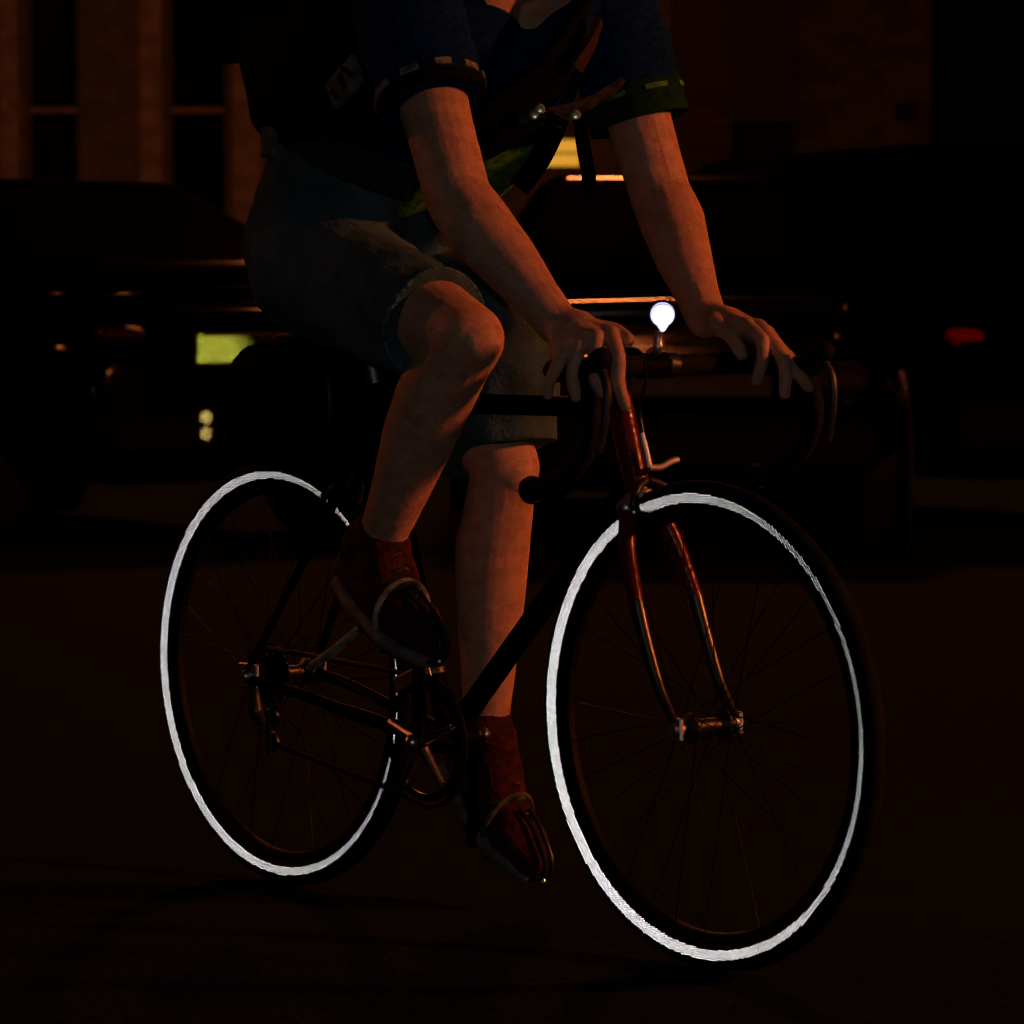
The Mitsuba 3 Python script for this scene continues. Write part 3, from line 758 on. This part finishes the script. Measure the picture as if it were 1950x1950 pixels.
# pedals with toe clips and straps; FD = direction the foot points, FN = up out of the sole
FOOT = {}
for s_, ax, fd_ in ((-1, CR, unit(V(.90, -.02, -.44))), (1, CL, unit(V(.77, .06, -.64)))):
    fn = unit(np.cross(np.cross(fd_, V(0, 0, 1)), fd_))
    fl_ = unit(np.cross(fn, fd_))
    Rf = np.column_stack([fd_, fl_, fn])
    c = ax + V(0, s_ * .030, 0)
    FOOT[s_] = (Rf, c)
    pd = bpart('pedal', tube([ax - V(0, s_ * .020, 0), ax + V(0, s_ * .072, 0)], .0075, 14), 'steel_dark')
    for dx in (-.030, .030):
        obj('cage_plate', L(box(c + Rf @ V(dx, 0, 0), (.004, .085, .020), Rf, .001)), M('steel_dark'), pd, smooth=False)
    for dy in (-.036, .036):
        obj('end_plate', L(box(c + Rf @ V(0, dy, 0), (.060, .004, .016), Rf, .001)), M('steel_dark'), pd, smooth=False)
    for dy in (-.014, .014):
        clip = spline([c + Rf @ V(.030, dy, .002), c + Rf @ V(.085, dy * .9, .006), c + Rf @ V(.112, dy * .6, .026), c + Rf @ V(.104, dy * .5, .054), c + Rf @ V(.060, dy * .5, .074), c + Rf @ V(.018, dy * .7, .080)], 7)
        obj('toe_clip', L(tube(clip, .0036, 8)), M('black_plastic'), pd)
    obj('clip_bolt', L(lathe([(0, 0), (.0060, 0), (.0068, .003), (.004, .006), (0, .0068)], c + Rf @ V(.113, 0, .020), Rf @ V(.97, 0, .2), 18)), M('bright_chrome'), pd)
    loop = [c + Rf @ V(.004 - .012 * math.sin(t), .047 * math.cos(t), .034 + .052 * math.sin(t)) for t in np.linspace(0, 2 * np.pi, 36, endpoint=False)]
    obj('toe_strap', L(tube(loop, .0050, 8, closed=True)), M('leather' if s_ < 0 else 'worn_strap'), pd, label='pale leather toe strap' if s_ < 0 else 'dark worn toe strap')
obj('strap_tail', L(tube(spline([V(.408, -.150, .447), V(.380, -.150, .431), V(.330, -.150, .404), V(.273, -.150, .376)], 6), [.0050] + [.0072] * 17 + [.004], 10)), M('leather'), bike + '__pedal', label='loose end of the pale toe strap')
obj('strap_buckle', L(box(V(.414, -.150, .452), (.020, .016, .014), bevel=.003)), M('dull_alloy'), bike + '__pedal', smooth=False)
for s_ in (1, -1):
    e = SC + V(-.004, s_ * .208, -.1625)
    bpart('bar_plug', lathe([(0, 0), (.0185, 0), (.0195, .004), (.0185, .013), (.013, .0175), (0, .018)], e, V(-1, 0, -.2), 24), 'bar_tape')

# battery lamp clamped on the bars
lp = thing('front_light', 'lit white battery lamp on the middle of the handlebar', 'bicycle light')
LC = V(.915, -.004, .903)
ld = unit(V(.80, -.60, -.02))
obj('body', L(lathe([(0, -.055), (.012, -.054), (.018, -.045), (.0185, -.010), (.0195, 0), (.0170, .001), (.0, .001)], LC, ld, 32)), M('black_plastic'), lp)
obj('lens', L(lathe([(.0170, .0015), (.0166, .0040), (.0148, .0068)], LC, ld, 32)), M('lamp_clear'), lp, emitter={'type': 'area', 'radiance': rgb((0.72, 0.66, 1.25)), 'sampling_weight': 0.2})
obj('core', L(lathe([(.0147, .0066), (.0100, .0095), (.004, .0108), (0, .0110)], LC + V(0, 0, -.001), ld, 32)), M('lamp_clear'), lp, emitter={'type': 'area', 'radiance': rgb((2.6, 2.5, 3.2)), 'sampling_weight': 0.3}, label='white glowing centre of the lamp')
obj('lower_lens', L(to_tm(m3.Manifold.batch_hull([ball(LC + ld * .003 + V(0, 0, -.012), .0085, 20), ball(LC + ld * .002 + V(0, 0, -.0195), .0045, 20)]))), M('lamp_clear'), lp, emitter={'type': 'area', 'radiance': rgb((1.1, 1.05, 1.4)), 'sampling_weight': 0.2})
bracket = tube(spline([LC + V(-.006, 0, -.022), V(.906, -.004, .872), V(.904, -.004, .856), SC + V(.004, -.004, .016)], 6), [.006] * 10 + [.0075] * 9, 12)
obj('bracket', L(bracket), M('chrome'), lp, label='shiny metal bracket under the lamp')
obj('clamp_band', L(cyl(SC + V(0, .024, 0), SC + V(0, .044, 0), .0185, 20, .002)), M('black_plastic'), lp)

# bag slung under the saddle
sbk = thing('saddle_bag', 'round black bag hanging behind the saddle', 'bag')
sb = m3.Manifold.batch_hull([ball(V(.098 + du, dv, .770 + dw), .080, 32) for du in (-.020, .026) for dv in (-.062, .045) for dw in (-.026, .018)])
obj('pouch', L(ruffle(soft(sb, .012, 6), .004, 18, 5)), M('bag_cloth'), sbk, smooth=True)
obj('flap', L(to_tm(m3.Manifold.batch_hull([ball(V(.098 + du, dv, .826), .034, 24) for du in (-.036, .040) for dv in (-.085, .065)]))), M('bag_cloth'), sbk)
for dv in (-.050, .030):
    lo_ = [V(.101, dv, .768) + V(.105 * math.cos(t), 0, .104 * math.sin(t)) for t in np.linspace(0, 2 * np.pi, 32, endpoint=False)]
    obj('strap', L(tube(lo_, .006, 8, closed=True)), M('black_plastic'), sbk)

# ------------------------------------------------------------------ the rider (bike-local joints)
pn = thing('person', 'cyclist in navy jersey, denim shorts and red canvas shoes leaning on the handlebar', 'person')


def ppart(name, mesh, mat, parent=None, smooth=True, **k):
    return obj(name, L(mesh), M(mat), parent or pn, smooth=smooth, **k)


HIPR, HIPL = V(.235, -.088, .985), V(.22, .088, .99)
KNR, KNL = V(.654, -.140, .870), V(.440, .100, .672)
ANR, ANL = V(.416, -.122, .572), V(.378, .104, .268)
SHR, SHL = V(.565, -.185, 1.390), V(.565, .190, 1.400)
ELR, ELL = V(.757, -.235, 1.065), V(.650, .232, 1.075)
WRR, WRL = V(.915, -.196, .896), V(.792, .190, .896)
skin = []


def lerp(a, b, t):
    return a + (b - a) * t


def leg(hip, kn, an, s_):
    d = unit(kn - hip)
    sh_ = unit(an - kn)
    back = unit(np.cross(np.cross(sh_, V(1, 0, 0)), sh_)) * -1          # calf side
    out = [chain([(hip, .088), (lerp(hip, kn, .35), .083), (lerp(hip, kn, .72), .067), (kn - d * .030, .056), (kn, .053)])]
    out.append(ball(kn + unit(d - sh_ * .4) * .014 - back * .004, .041))
    out.append(chain([(kn, .052), (lerp(kn, an, .13) + back * .006, .0520), (lerp(kn, an, .30) + back * .014, .0570), (lerp(kn, an, .48) + back * .012, .0540),
                      (lerp(kn, an, .70) + back * .004, .0445), (lerp(kn, an, .88), .0375), (an, .0355)]))
    out.append(chain([(lerp(kn, an, .12) + back * .020 + V(0, s_ * .012, 0), .036), (lerp(kn, an, .30) + back * .026 + V(0, s_ * .010, 0), .041), (lerp(kn, an, .5) + back * .014, .038)]))
    return out


skin += leg(HIPR, KNR, ANR, -1) + leg(HIPL, KNL, ANL, 1)
FOOTJ = {-1: ANR, 1: ANL}
for s_ in (-1, 1):                                           # feet inside the shoes
    Rf, c = FOOT[s_]
    ball_ = c + Rf @ V(0, 0, .038)
    skin.append(chain([(FOOTJ[s_], .034), (lerp(FOOTJ[s_], ball_, .55), .030), (ball_, .026)]))
# trunk, neck, head
PEL, WST, CH, NK = V(.215, 0, 1.020), V(.300, 0, 1.165), V(.495, 0, 1.300), V(.640, 0, 1.450)
for v in (-.055, .055):
    skin.append(chain([(PEL + V(0, v, 0), .102), (WST + V(0, v * .9, 0), .098), (CH + V(0, v * 1.15, 0), .112), (lerp(CH, NK, .5) + V(0, v * 1.2, .008), .088)]))
skin.append(chain([(lerp(CH, NK, .55) + V(-.01, -.12, .02), .062), (lerp(CH, NK, .8), .066), (lerp(CH, NK, .55) + V(-.01, .12, .02), .062)]))
HEAD = V(.775, 0, 1.610)
skin.append(chain([(lerp(CH, NK, .75), .066), (NK + V(.03, 0, .02), .056), (HEAD + V(-.03, 0, -.065), .056)]))
hf = unit(V(.93, -.10, -.35))                                # gaze
hu = unit(V(.35, 0, .93))
hl = unit(np.cross(hu, hf))
skin.append(m3.Manifold.batch_hull([ball(HEAD - hf * .022 + hu * .020, .082, 32), ball(HEAD + hf * .022 + hu * .030, .074, 32), ball(HEAD + hf * .032 - hu * .030, .058, 32)]))
skin.append(m3.Manifold.batch_hull([ball(HEAD + hf * .034 - hu * .030, .056, 28), ball(HEAD + hf * .060 - hu * .095, .024, 24), ball(HEAD + hf * .010 - hu * .070 + hl * .040, .022, 20), ball(HEAD + hf * .010 - hu * .070 - hl * .040, .022, 20)]))
skin.append(chain([(HEAD + hf * .092 + hu * .010, .010), (HEAD + hf * .112 - hu * .034, .0135)], 16))
for s_ in (1, -1):
    skin.append(chain([(HEAD + hl * s_ * .078 + hu * .012, .014), (HEAD + hl * s_ * .080 - hu * .018 - hf * .004, .013), (HEAD + hl * s_ * .074 - hu * .036 + hf * .004, .009)], 14))
    skin.append(chain([(HEAD + hf * .095 + hl * s_ * .012 + hu * .030, .010), (HEAD + hf * .083 + hl * s_ * .050 + hu * .030, .010)], 14))
skin.append(chain([(HEAD + hf * .090 - hu * .062 - hl * .018, .0075), (HEAD + hf * .097 - hu * .062, .0085), (HEAD + hf * .090 - hu * .062 + hl * .018, .0075)], 14))


def arm(sh_, el, wr, s_):
    a = [chain([(sh_, .062), (lerp(sh_, el, .35), .055), (lerp(sh_, el, .7), .0475), (el, .0455)]),
         chain([(el, .0455), (lerp(el, wr, .22) + V(0, s_ * .004, 0), .0485), (lerp(el, wr, .5), .0425), (lerp(el, wr, .8), .0325), (wr, .0300)])]
    a.append(ball(el - unit(wr - sh_) * 0.0 + unit(el - lerp(sh_, wr, .5)) * .012, .036))
    return a


skin += arm(SHR, ELR, WRR, -1) + arm(SHL, ELL, WRL, 1)


def hand(wr, knuckles, fingers, thumb, rad):
    """palm from the wrist to four knuckles, each finger a chain of its own rooted in the palm"""
    w0 = [ball(wr, .027, 20), ball(wr + V(.006, 0, .004), .026, 20)]
    out = [m3.Manifold.batch_hull([ball(wr, .026, 20)] + [ball(lerp(wr, k, .52) + V(0, 0, .004), .0165, 20) for k in knuckles])]
    out.append(m3.Manifold.batch_hull([ball(lerp(wr, k, .50) + V(0, 0, .003), .0165, 20) for k in knuckles] + [ball(k + V(-.006, 0, -.003), .0118, 20) for k in knuckles]))
    for k, f, r in zip(knuckles, fingers, rad):
        pts = [(lerp(wr, k, .75), r * 1.15), (k, r * 1.22)] + [(p, r * q) for p, q in zip(f, (1.06, 1.02, .90))]
        out.append(chain(pts, 18))
    out.append(chain([(lerp(wr, knuckles[0], .25), .019), (thumb[0], .0155), (thumb[1], .0115), (thumb[2], .0092)], 18))
    return out


skin += hand(WRR, [V(1.006, -.178, .882), V(1.000, -.198, .876), V(.985, -.216, .866), V(.968, -.230, .854)],
             [(V(1.030, -.186, .850), V(1.032, -.189, .815), V(1.047, -.190, .786)), (V(1.006, -.206, .842), V(1.008, -.208, .822), V(1.022, -.207, .803)),
              (V(.982, -.223, .838), V(.980, -.224, .818), V(.984, -.221, .798)), (V(.962, -.240, .830), V(.952, -.242, .814), V(.946, -.238, .800))],
             [V(.955, -.168, .886), V(.992, -.160, .884), V(1.022, -.163, .874)], (.0095, .0098, .0092, .0080))
LK = [V(.884, .182, .884), V(.893, .200, .880), V(.891, .217, .872), V(.884, .231, .862)]
LFI = [(V(.911, .188, .860), V(.909, .190, .832), V(.896, .190, .803)), (V(.934, .204, .836), V(.940, .205, .810), V(.937, .205, .784)),
       (V(.928, .220, .830), V(.950, .221, .809), V(.969, .220, .793)), (V(.915, .238, .832), V(.932, .241, .815), V(.944, .240, .800))]
near = V(.0265, -.0240, .0042)                              # the fingers hang over the front of the bar
skin += hand(WRL, [k + near * .6 for k in LK], [tuple(p + near * q for p, q in zip(f, (1.1, 1.3, 1.3))) for f in LFI],
             [V(.850, .158, .886), V(.884, .156, .870), V(.902, .156, .845)], (.0092, .0095, .0088, .0078))
body = soft(union(skin), .0068, 22)
n0 = body.vertex_normals
body.vertices = body.vertices + n0 * ((meshkit.fbm(body.vertices * 20, 2, 3) - .5) * .0016)[:, None]
scene[pn + '__body'] = mikit.ply(L(body), M('skin'), smooth=True)
USED[pn + '__body'] = 1
for s_ in (1, -1):
    e = ppart('eye', to_tm(ball(HEAD + hf * .081 + hl * s_ * .031 + hu * .012, .0125, 24)), 'cream_trim')
    obj('iris', L(to_tm(ball(HEAD + hf * .0895 + hl * s_ * .031 + hu * .011, .0055, 16))), M('hair'), e)
hair = m3.Manifold.batch_hull([ball(HEAD - hf * .030 + hu * .026, .085, 32), ball(HEAD + hf * .018 + hu * .042, .072, 32)]) - m3.Manifold.batch_hull(
    [ball(HEAD + hf * .09 - hu * .03, .075, 24), ball(HEAD + hf * .16 - hu * .02, .09, 24), ball(HEAD + hf * .04 - hu * .16, .10, 24)])
ppart('hair', ruffle(soft(hair, .008, 4), .006, 60, 8), 'hair')


def cut(man, n, p):
    """keep the side of the plane that n points to"""
    n = unit(n)
    return man.trim_by_plane([float(x) for x in n], float(np.dot(n, p)))


# denim shorts: the near leg ends just above the bent knee, the far leg at the knee
def shorts_leg(hip, kn, r0, r1, hem, an):
    d = unit(kn - hip)
    c_ = chain([(hip, r0), (lerp(hip, kn, .45), (r0 + r1) / 2), (lerp(hip, kn, 1.0), r1), (kn + d * .08, r1 * 1.02)], 36)
    return cut(c_, -d, lerp(hip, kn, hem))


trouser = [chain([(PEL + V(-.010, v, -.015), .120), (lerp(PEL, WST, .98) + V(0, v, 0), .118)], 32) for v in (-.062, .062)]
trouser = [cut(union(trouser), -unit(WST - PEL), lerp(PEL, WST, 1.0))]
trouser += [cut(chain([(V(.33, .098, .90), .105), (V(.418, .100, .835), .098), (V(.430, .100, .70), .086)], 32), V(-.12, 0, 1), V(.43, 0, .706))]
trouser += [shorts_leg(HIPR + V(0, -.006, -.008), KNR, .106, .077, .80, ANR), shorts_leg(HIPL + V(.01, .004, -.01), lerp(KNL, ANL, .02), .104, .080, .90, ANL)]
sh_m = soft(union(trouser), .009, 6)
sh_m = ruffle(ruffle(sh_m, .0075, 14, 11, 2), .003, 42, 12, 2)
so = ppart('shorts', sh_m, 'denim', label='faded blue denim shorts')
for hip, kn, t_, r in ((HIPR + V(0, -.006, -.008), KNR, .788, .0800), (HIPL + V(.01, .004, -.01), KNL, .872, .0855)):
    d = unit(kn - hip)
    R = frame_of(d)
    ringp = [lerp(hip, kn, t_) + R @ V(r * math.cos(a), r * math.sin(a), .004 * math.sin(3 * a)) for a in np.linspace(0, 2 * np.pi, 40, endpoint=False)]
    obj('hem', L(tube(ringp, .0040, 8, closed=True)), M('denim_seam'), so, smooth=True)
# jersey: trunk, then sleeves with hem bands
tr = []
for v in (-.058, .058):
    tr.append(chain([(lerp(PEL, WST, .60) + V(0, v, 0), .118), (WST + V(.006, v, -.012), .120), (CH + V(-.002, v * 1.12, 0), .125), (lerp(CH, NK, .5) + V(-.006, v * 1.2, .006), .099)], 32))
tr.append(chain([(lerp(CH, NK, .55) + V(-.012, -.12, .02), .072), (lerp(CH, NK, .78) + V(-.012, 0, -.002), .074), (lerp(CH, NK, .55) + V(-.012, .12, .02), .072)], 32))
ax = unit(WST - PEL)
tr += [chain([(V(.350, v, 1.178), .128), (V(.470, v, 1.275), .134)], 32) for v in (-.045, .06)]
trunk = cut(union(tr), ax, lerp(PEL, WST, 1.06))
nd = unit(NK - CH)
vn = unit(V(.85, -.25, .25))
vneck = m3.Manifold.batch_hull([ball(V(*p) + vn * q, .008, 16) for p in ((.628, .014, 1.324), (.652, -.088, 1.352), (.655, .060, 1.365), (.70, -.10, 1.46), (.70, .10, 1.46)) for q in (-.026, .05)])


def sleeve(sh_, el, hem, r0, r1):
    d = unit(el - sh_)
    return cut(chain([(sh_ + V(-.03, 0, .0), r0), (sh_, r0), (lerp(sh_, el, .4), (r0 + r1) / 2), (lerp(sh_, el, 1.0), r1)], 32), -d, lerp(sh_, el, hem))


HEM = {-1: .60, 1: .66}
slv = [sleeve(SHR, ELR, HEM[-1], .080, .074), sleeve(SHL, ELL, HEM[1], .078, .070)]
jer = union([trunk] + slv) - vneck
jm = soft(jer, .010, 6)
jm = ruffle(ruffle(jm, .006, 11, 21, 2), .002, 40, 22, 2)
je = ppart('jersey', jm, 'navy_jersey', label='navy short-sleeved jersey')


def band(sh_, el, t0, t1, r, mat, name, par, a0=0.0, a1=2 * np.pi, thick=.004, n=48, label=None):
    d = unit(el - sh_)
    R = frame_of(d, (0.2, 1, 0.1))
    ang = np.linspace(a0, a1, n)
    p0, p1 = lerp(sh_, el, t0), lerp(sh_, el, t1)
    rows = []
    for a in ang:
        e = R @ V(math.cos(a), math.sin(a), 0)
        rows.append([p0 + e * r, p0 + e * (r + thick), p1 + e * (r + thick), p1 + e * r])
    v = np.array(rows).reshape(-1, 3)
    f = []
    for i in range(n - 1):
        for k in range(4):
            q = (k + 1) % 4
            f += [[i * 4 + k, i * 4 + q, i * 4 + 4 + q], [i * 4 + k, i * 4 + 4 + q, i * 4 + 4 + k]]
    f += [[0, 2, 1], [0, 3, 2], [n * 4 - 4, n * 4 - 3, n * 4 - 2], [n * 4 - 4, n * 4 - 2, n * 4 - 1]]
    t = trimesh.Trimesh(v, np.array(f), process=False)
    trimesh.repair.fix_normals(t)
    return obj(name, L(t), M(mat), par, smooth=40, label=label)


band(SHR, ELR, .560, .612, .0745, 'black_cloth', 'sleeve_hem', je, label='black sleeve hem with pale flecks')
for a0 in np.arange(0, 2 * np.pi, .62):
    band(SHR, ELR, .525, .552, .0765, 'cream_trim', 'sleeve_fleck', je, a0, a0 + RNG.uniform(.28, .54), .0035, 12)
band(SHL, ELL, .52, .672, .0712, 'green_cloth', 'sleeve_hem', je, label='green sleeve hem')
for a0 in np.arange(0.2, 2 * np.pi, .9):
    band(SHL, ELL, .548, .570, .0762, 'lime_cloth', 'sleeve_fleck', je, a0, a0 + .5, .002, 12)
# the patterned lower edge of the jersey
low = [chain([(lerp(PEL, WST, .60) + V(0, v, 0), .119), (WST + V(.006, v, -.012), .122), (lerp(WST, CH, .5) + V(0, v, 0), .128)], 32) for v in (-.061, .061)] + [chain([(V(.350, v, 1.178), .131), (V(.47, v, 1.275), .137)], 32) for v in (-.046, .061)]
low = cut(cut(union(low), ax, lerp(PEL, WST, .90)), -ax, lerp(PEL, WST, 1.30))
ppart('jersey_hem', ruffle(ruffle(soft(low, .010, 4), .006, 16, 31, 2), .002, 50, 33, 2), 'green_cloth', label='dark green lower edge of the jersey')
lowb = union([chain([(V(.352, v, 1.177), .1335), (V(.47, v, 1.275), .1395)], 32) for v in (-.046, .061)])
lowb = lowb ^ m3.Manifold.batch_hull([ball(V(.50, v, w_), .02) for v in (-.05, .12) for w_ in (1.085, 1.145)] + [ball(V(.40, v, w_), .02) for v in (-.04, .12) for w_ in (1.05, 1.125)])
ppart('jersey_print', ruffle(soft(lowb, .008, 3), .004, 26, 41, 2), 'lime_cloth', label='lime panel low on the jersey front')

# shoes: canvas high-tops
for s_, kn in ((-1, KNR), (1, KNL)):
    Rf, c = FOOT[s_]
    an = FOOTJ[s_]

    def fp(x, y, z):
        return c + Rf @ V(x, y, z)
    heel = fp(-.118, 0, .052)
    up = m3.Manifold.batch_hull([ball(fp(-.118, 0, .046), .033, 28), ball(fp(-.02, s_ * .008, .040), .040, 28), ball(fp(-.02, -s_ * .010, .040), .038, 28), ball(an + (an - c) * .02, .046, 28)])
    toe = m3.Manifold.batch_hull([ball(fp(-.02, s_ * .006, .040), .041, 28), ball(fp(.045, s_ * .008, .034), .034, 28), ball(fp(.078, -s_ * .004, .030), .026, 28), ball(fp(.03, -s_ * .012, .036), .034, 28)])
    sh_d = unit(kn - an)
    cuff = cut(chain([(lerp(an, heel, .35), .048), (an, .050), (an + sh_d * .06, .047)], 28), -sh_d, an + sh_d * (.004 if s_ < 0 else .004))
    st_ = soft(union([up, toe, cuff]), .006, 8)
    shk = ppart('shoe', ruffle(st_, .003, 34, 51, 2), 'shoe_red', label='red canvas shoe on the raised pedal' if s_ < 0 else 'red canvas shoe on the lowered pedal')
    sole = m3.Manifold.batch_hull([ball(fp(x, y, .010), r, 20) for x, y, r in ((-.138, .012, .012), (-.138, -.012, .012), (-.09, .030, .011), (-.09, -.030, .011), (.03, .043, .011), (.03, -.043, .011), (.088, .014, .012), (.088, -.014, .012))])
    obj('sole', L(sole), M('shoe_rubber'), shk, smooth=40)
    obj('heel_patch', L(box(fp(-.152, 0, .050), (.006, .034, .040), Rf, .004)), M('shoe_rubber'), shk, smooth=40)
    for k in range(5):
        z_, x_ = .066 + .012 * k, .018 - .022 * k
        obj('lace', L(tube(spline([fp(x_, -.024, z_ - .006), fp(x_ + .006, 0, z_ + .010), fp(x_ - .004, .024, z_ - .006)], 5), .0030, 6)), M('worn_strap'), shk, smooth=True)

# the bag on the rider's back with its strap across the chest
bg = thing('messenger_bag', 'large black bag on the rider\'s back with a strap across the chest', 'bag')
bh = m3.Manifold.batch_hull([ball(V(u_, v_, w_), r_, 28) for u_, v_, w_, r_ in ((.290, -.190, 1.215, .055), (.360, -.200, 1.215, .055), (.490, -.205, 1.225, .050), (.480, -.10, 1.30, .06),
                            (.262, -.04, 1.300, .07), (.225, -.185, 1.440, .06), (.330, -.200, 1.500, .055), (.470, -.190, 1.500, .050), (.330, .06, 1.520, .06), (.215, .06, 1.400, .06))])
ppart('pouch', ruffle(soft(bh, .014, 6), .010, 9, 61, 2), 'bag_cloth', bg)
roll = chain([(V(.128, -.170, 1.345), .058), (V(.150, -.02, 1.375), .060), (V(.150, .10, 1.39), .055)], 28)
ppart('rolled_top', ruffle(soft(roll, .012, 4), .008, 14, 62, 2), 'bag_cloth', bg)
pr = np.column_stack([unit(V(.86, 0, .50)), np.cross(V(0, -1, 0), unit(V(.86, 0, .50))), V(0, -1, 0)])
pc = V(.525, -.252, 1.236)
pt = ppart('patch', box(pc, (.078, .046, .012), pr, .004), 'patch_grey', bg, smooth=40, label='pale woven patch with dark marks')
for k, (dx, ang) in enumerate(((-.022, .35), (.002, .15), (.019, .6))):
    rr_ = pr @ np.array([[math.cos(ang), -math.sin(ang), 0], [math.sin(ang), math.cos(ang), 0], [0, 0, 1]])
    obj('mark', L(box(pc + pr @ V(dx, .006 * (k - 1), .0065), (.007 + .003 * (k % 2), .018 + .005 * k, .003), rr_)), M('bag_cloth'), pt, smooth=False)
obj('tag', L(box(V(.318, -.236, 1.160), (.035, .010, .045), bevel=.003)), M('patch_grey'), bg, smooth=False)
# strap: wraps over the far shoulder, crosses the chest down to the near hip
sp = spline([V(.42, .13, 1.53), V(.545, .135, 1.500), V(.655, .105, 1.430), V(.682, .062, 1.345), V(.655, .006, 1.235), V(.600, -.080, 1.165), V(.510, -.160, 1.190), V(.440, -.215, 1.215), V(.330, -.235, 1.260)], 8)


def ribbon(P, normal_fn, half, thick):
    rows = []
    tan = np.gradient(P, axis=0)
    for i, p in enumerate(P):
        t_ = unit(tan[i])
        n = normal_fn(p)
        n = unit(n - t_ * (n @ t_))
        s__ = np.cross(t_, n)
        h = half if np.isscalar(half) else half[i]
        rows.append([p - s__ * h - n * thick, p + s__ * h - n * thick, p + s__ * h + n * thick, p - s__ * h + n * thick])
    v = np.array(rows).reshape(-1, 3)
    f = []
    m = len(P)
    for i in range(m - 1):
        for k in range(4):
            q = (k + 1) % 4
            f += [[i * 4 + k, i * 4 + q, i * 4 + 4 + q], [i * 4 + k, i * 4 + 4 + q, i * 4 + 4 + k]]
    f += [[0, 2, 1], [0, 3, 2], [m * 4 - 4, m * 4 - 3, m * 4 - 2], [m * 4 - 4, m * 4 - 2, m * 4 - 1]]
    t = trimesh.Trimesh(v, np.array(f), process=False)
    trimesh.repair.fix_normals(t)
    return t


def away(p):
    q = lerp(PEL, NK, np.clip((p - PEL) @ (NK - PEL) / ((NK - PEL) @ (NK - PEL)), 0, 1))
    return p - q


stp = ppart('strap', ribbon(sp, away, .050, .006), 'bag_cloth', bg, smooth=40, label='wide black strap across the chest')
obj('pad_patch', L(ribbon(spline([V(.699, .075, 1.322), V(.694, .060, 1.288), V(.682, .043, 1.255)], 6), away, .022, .004)), M('patch_red'), stp, smooth=40, label='dull red patch on the strap')
wb = spline([V(.700, .115, 1.235), V(.690, .060, 1.205), V(.668, .010, 1.190), V(.640, -.030, 1.185)], 6)
obj('side_strap', L(ribbon(wb, away, .011, .004)), M('strap_grey'), stp, smooth=40)
for k, P3 in enumerate((V(.655, -.006, 1.196), V(.648, -.010, 1.188), V(.700, .022, 1.186))):
    obj('buckle', L(lathe([(0, 0), (.0068, 0), (.0078, .003), (.0055, .007), (0, .008)], P3 + V(.012, -.006, 0), unit(V(.75, -.65, .1)), 18)), M('buckle_green'), stp, label='small pale green buckle stud')
for dz in (0, -.010):
    obj('buckle_bar', L(tube([V(.668, -.010, 1.186 + dz), V(.693, .008, 1.180 + dz)], .0034, 8)), M('dull_alloy'), stp)
obj('strap_end', L(ribbon(spline([V(.716, .020, 1.185), V(.722, .022, 1.140), V(.728, .026, 1.100), V(.726, .026, 1.062)], 6), lambda p: V(.7, -.7, 0), .010, .002)), M('bag_cloth'), stp, smooth=40, label='loose strap end hanging straight down')
obj('strap_end', L(ribbon(spline([V(.690, .004, 1.185), V(.676, -.004, 1.150), V(.655, -.010, 1.118), V(.628, -.02, 1.085)], 6), lambda p: V(.7, -.7, 0), .016, .002)), M('bag_cloth'), stp, smooth=40)
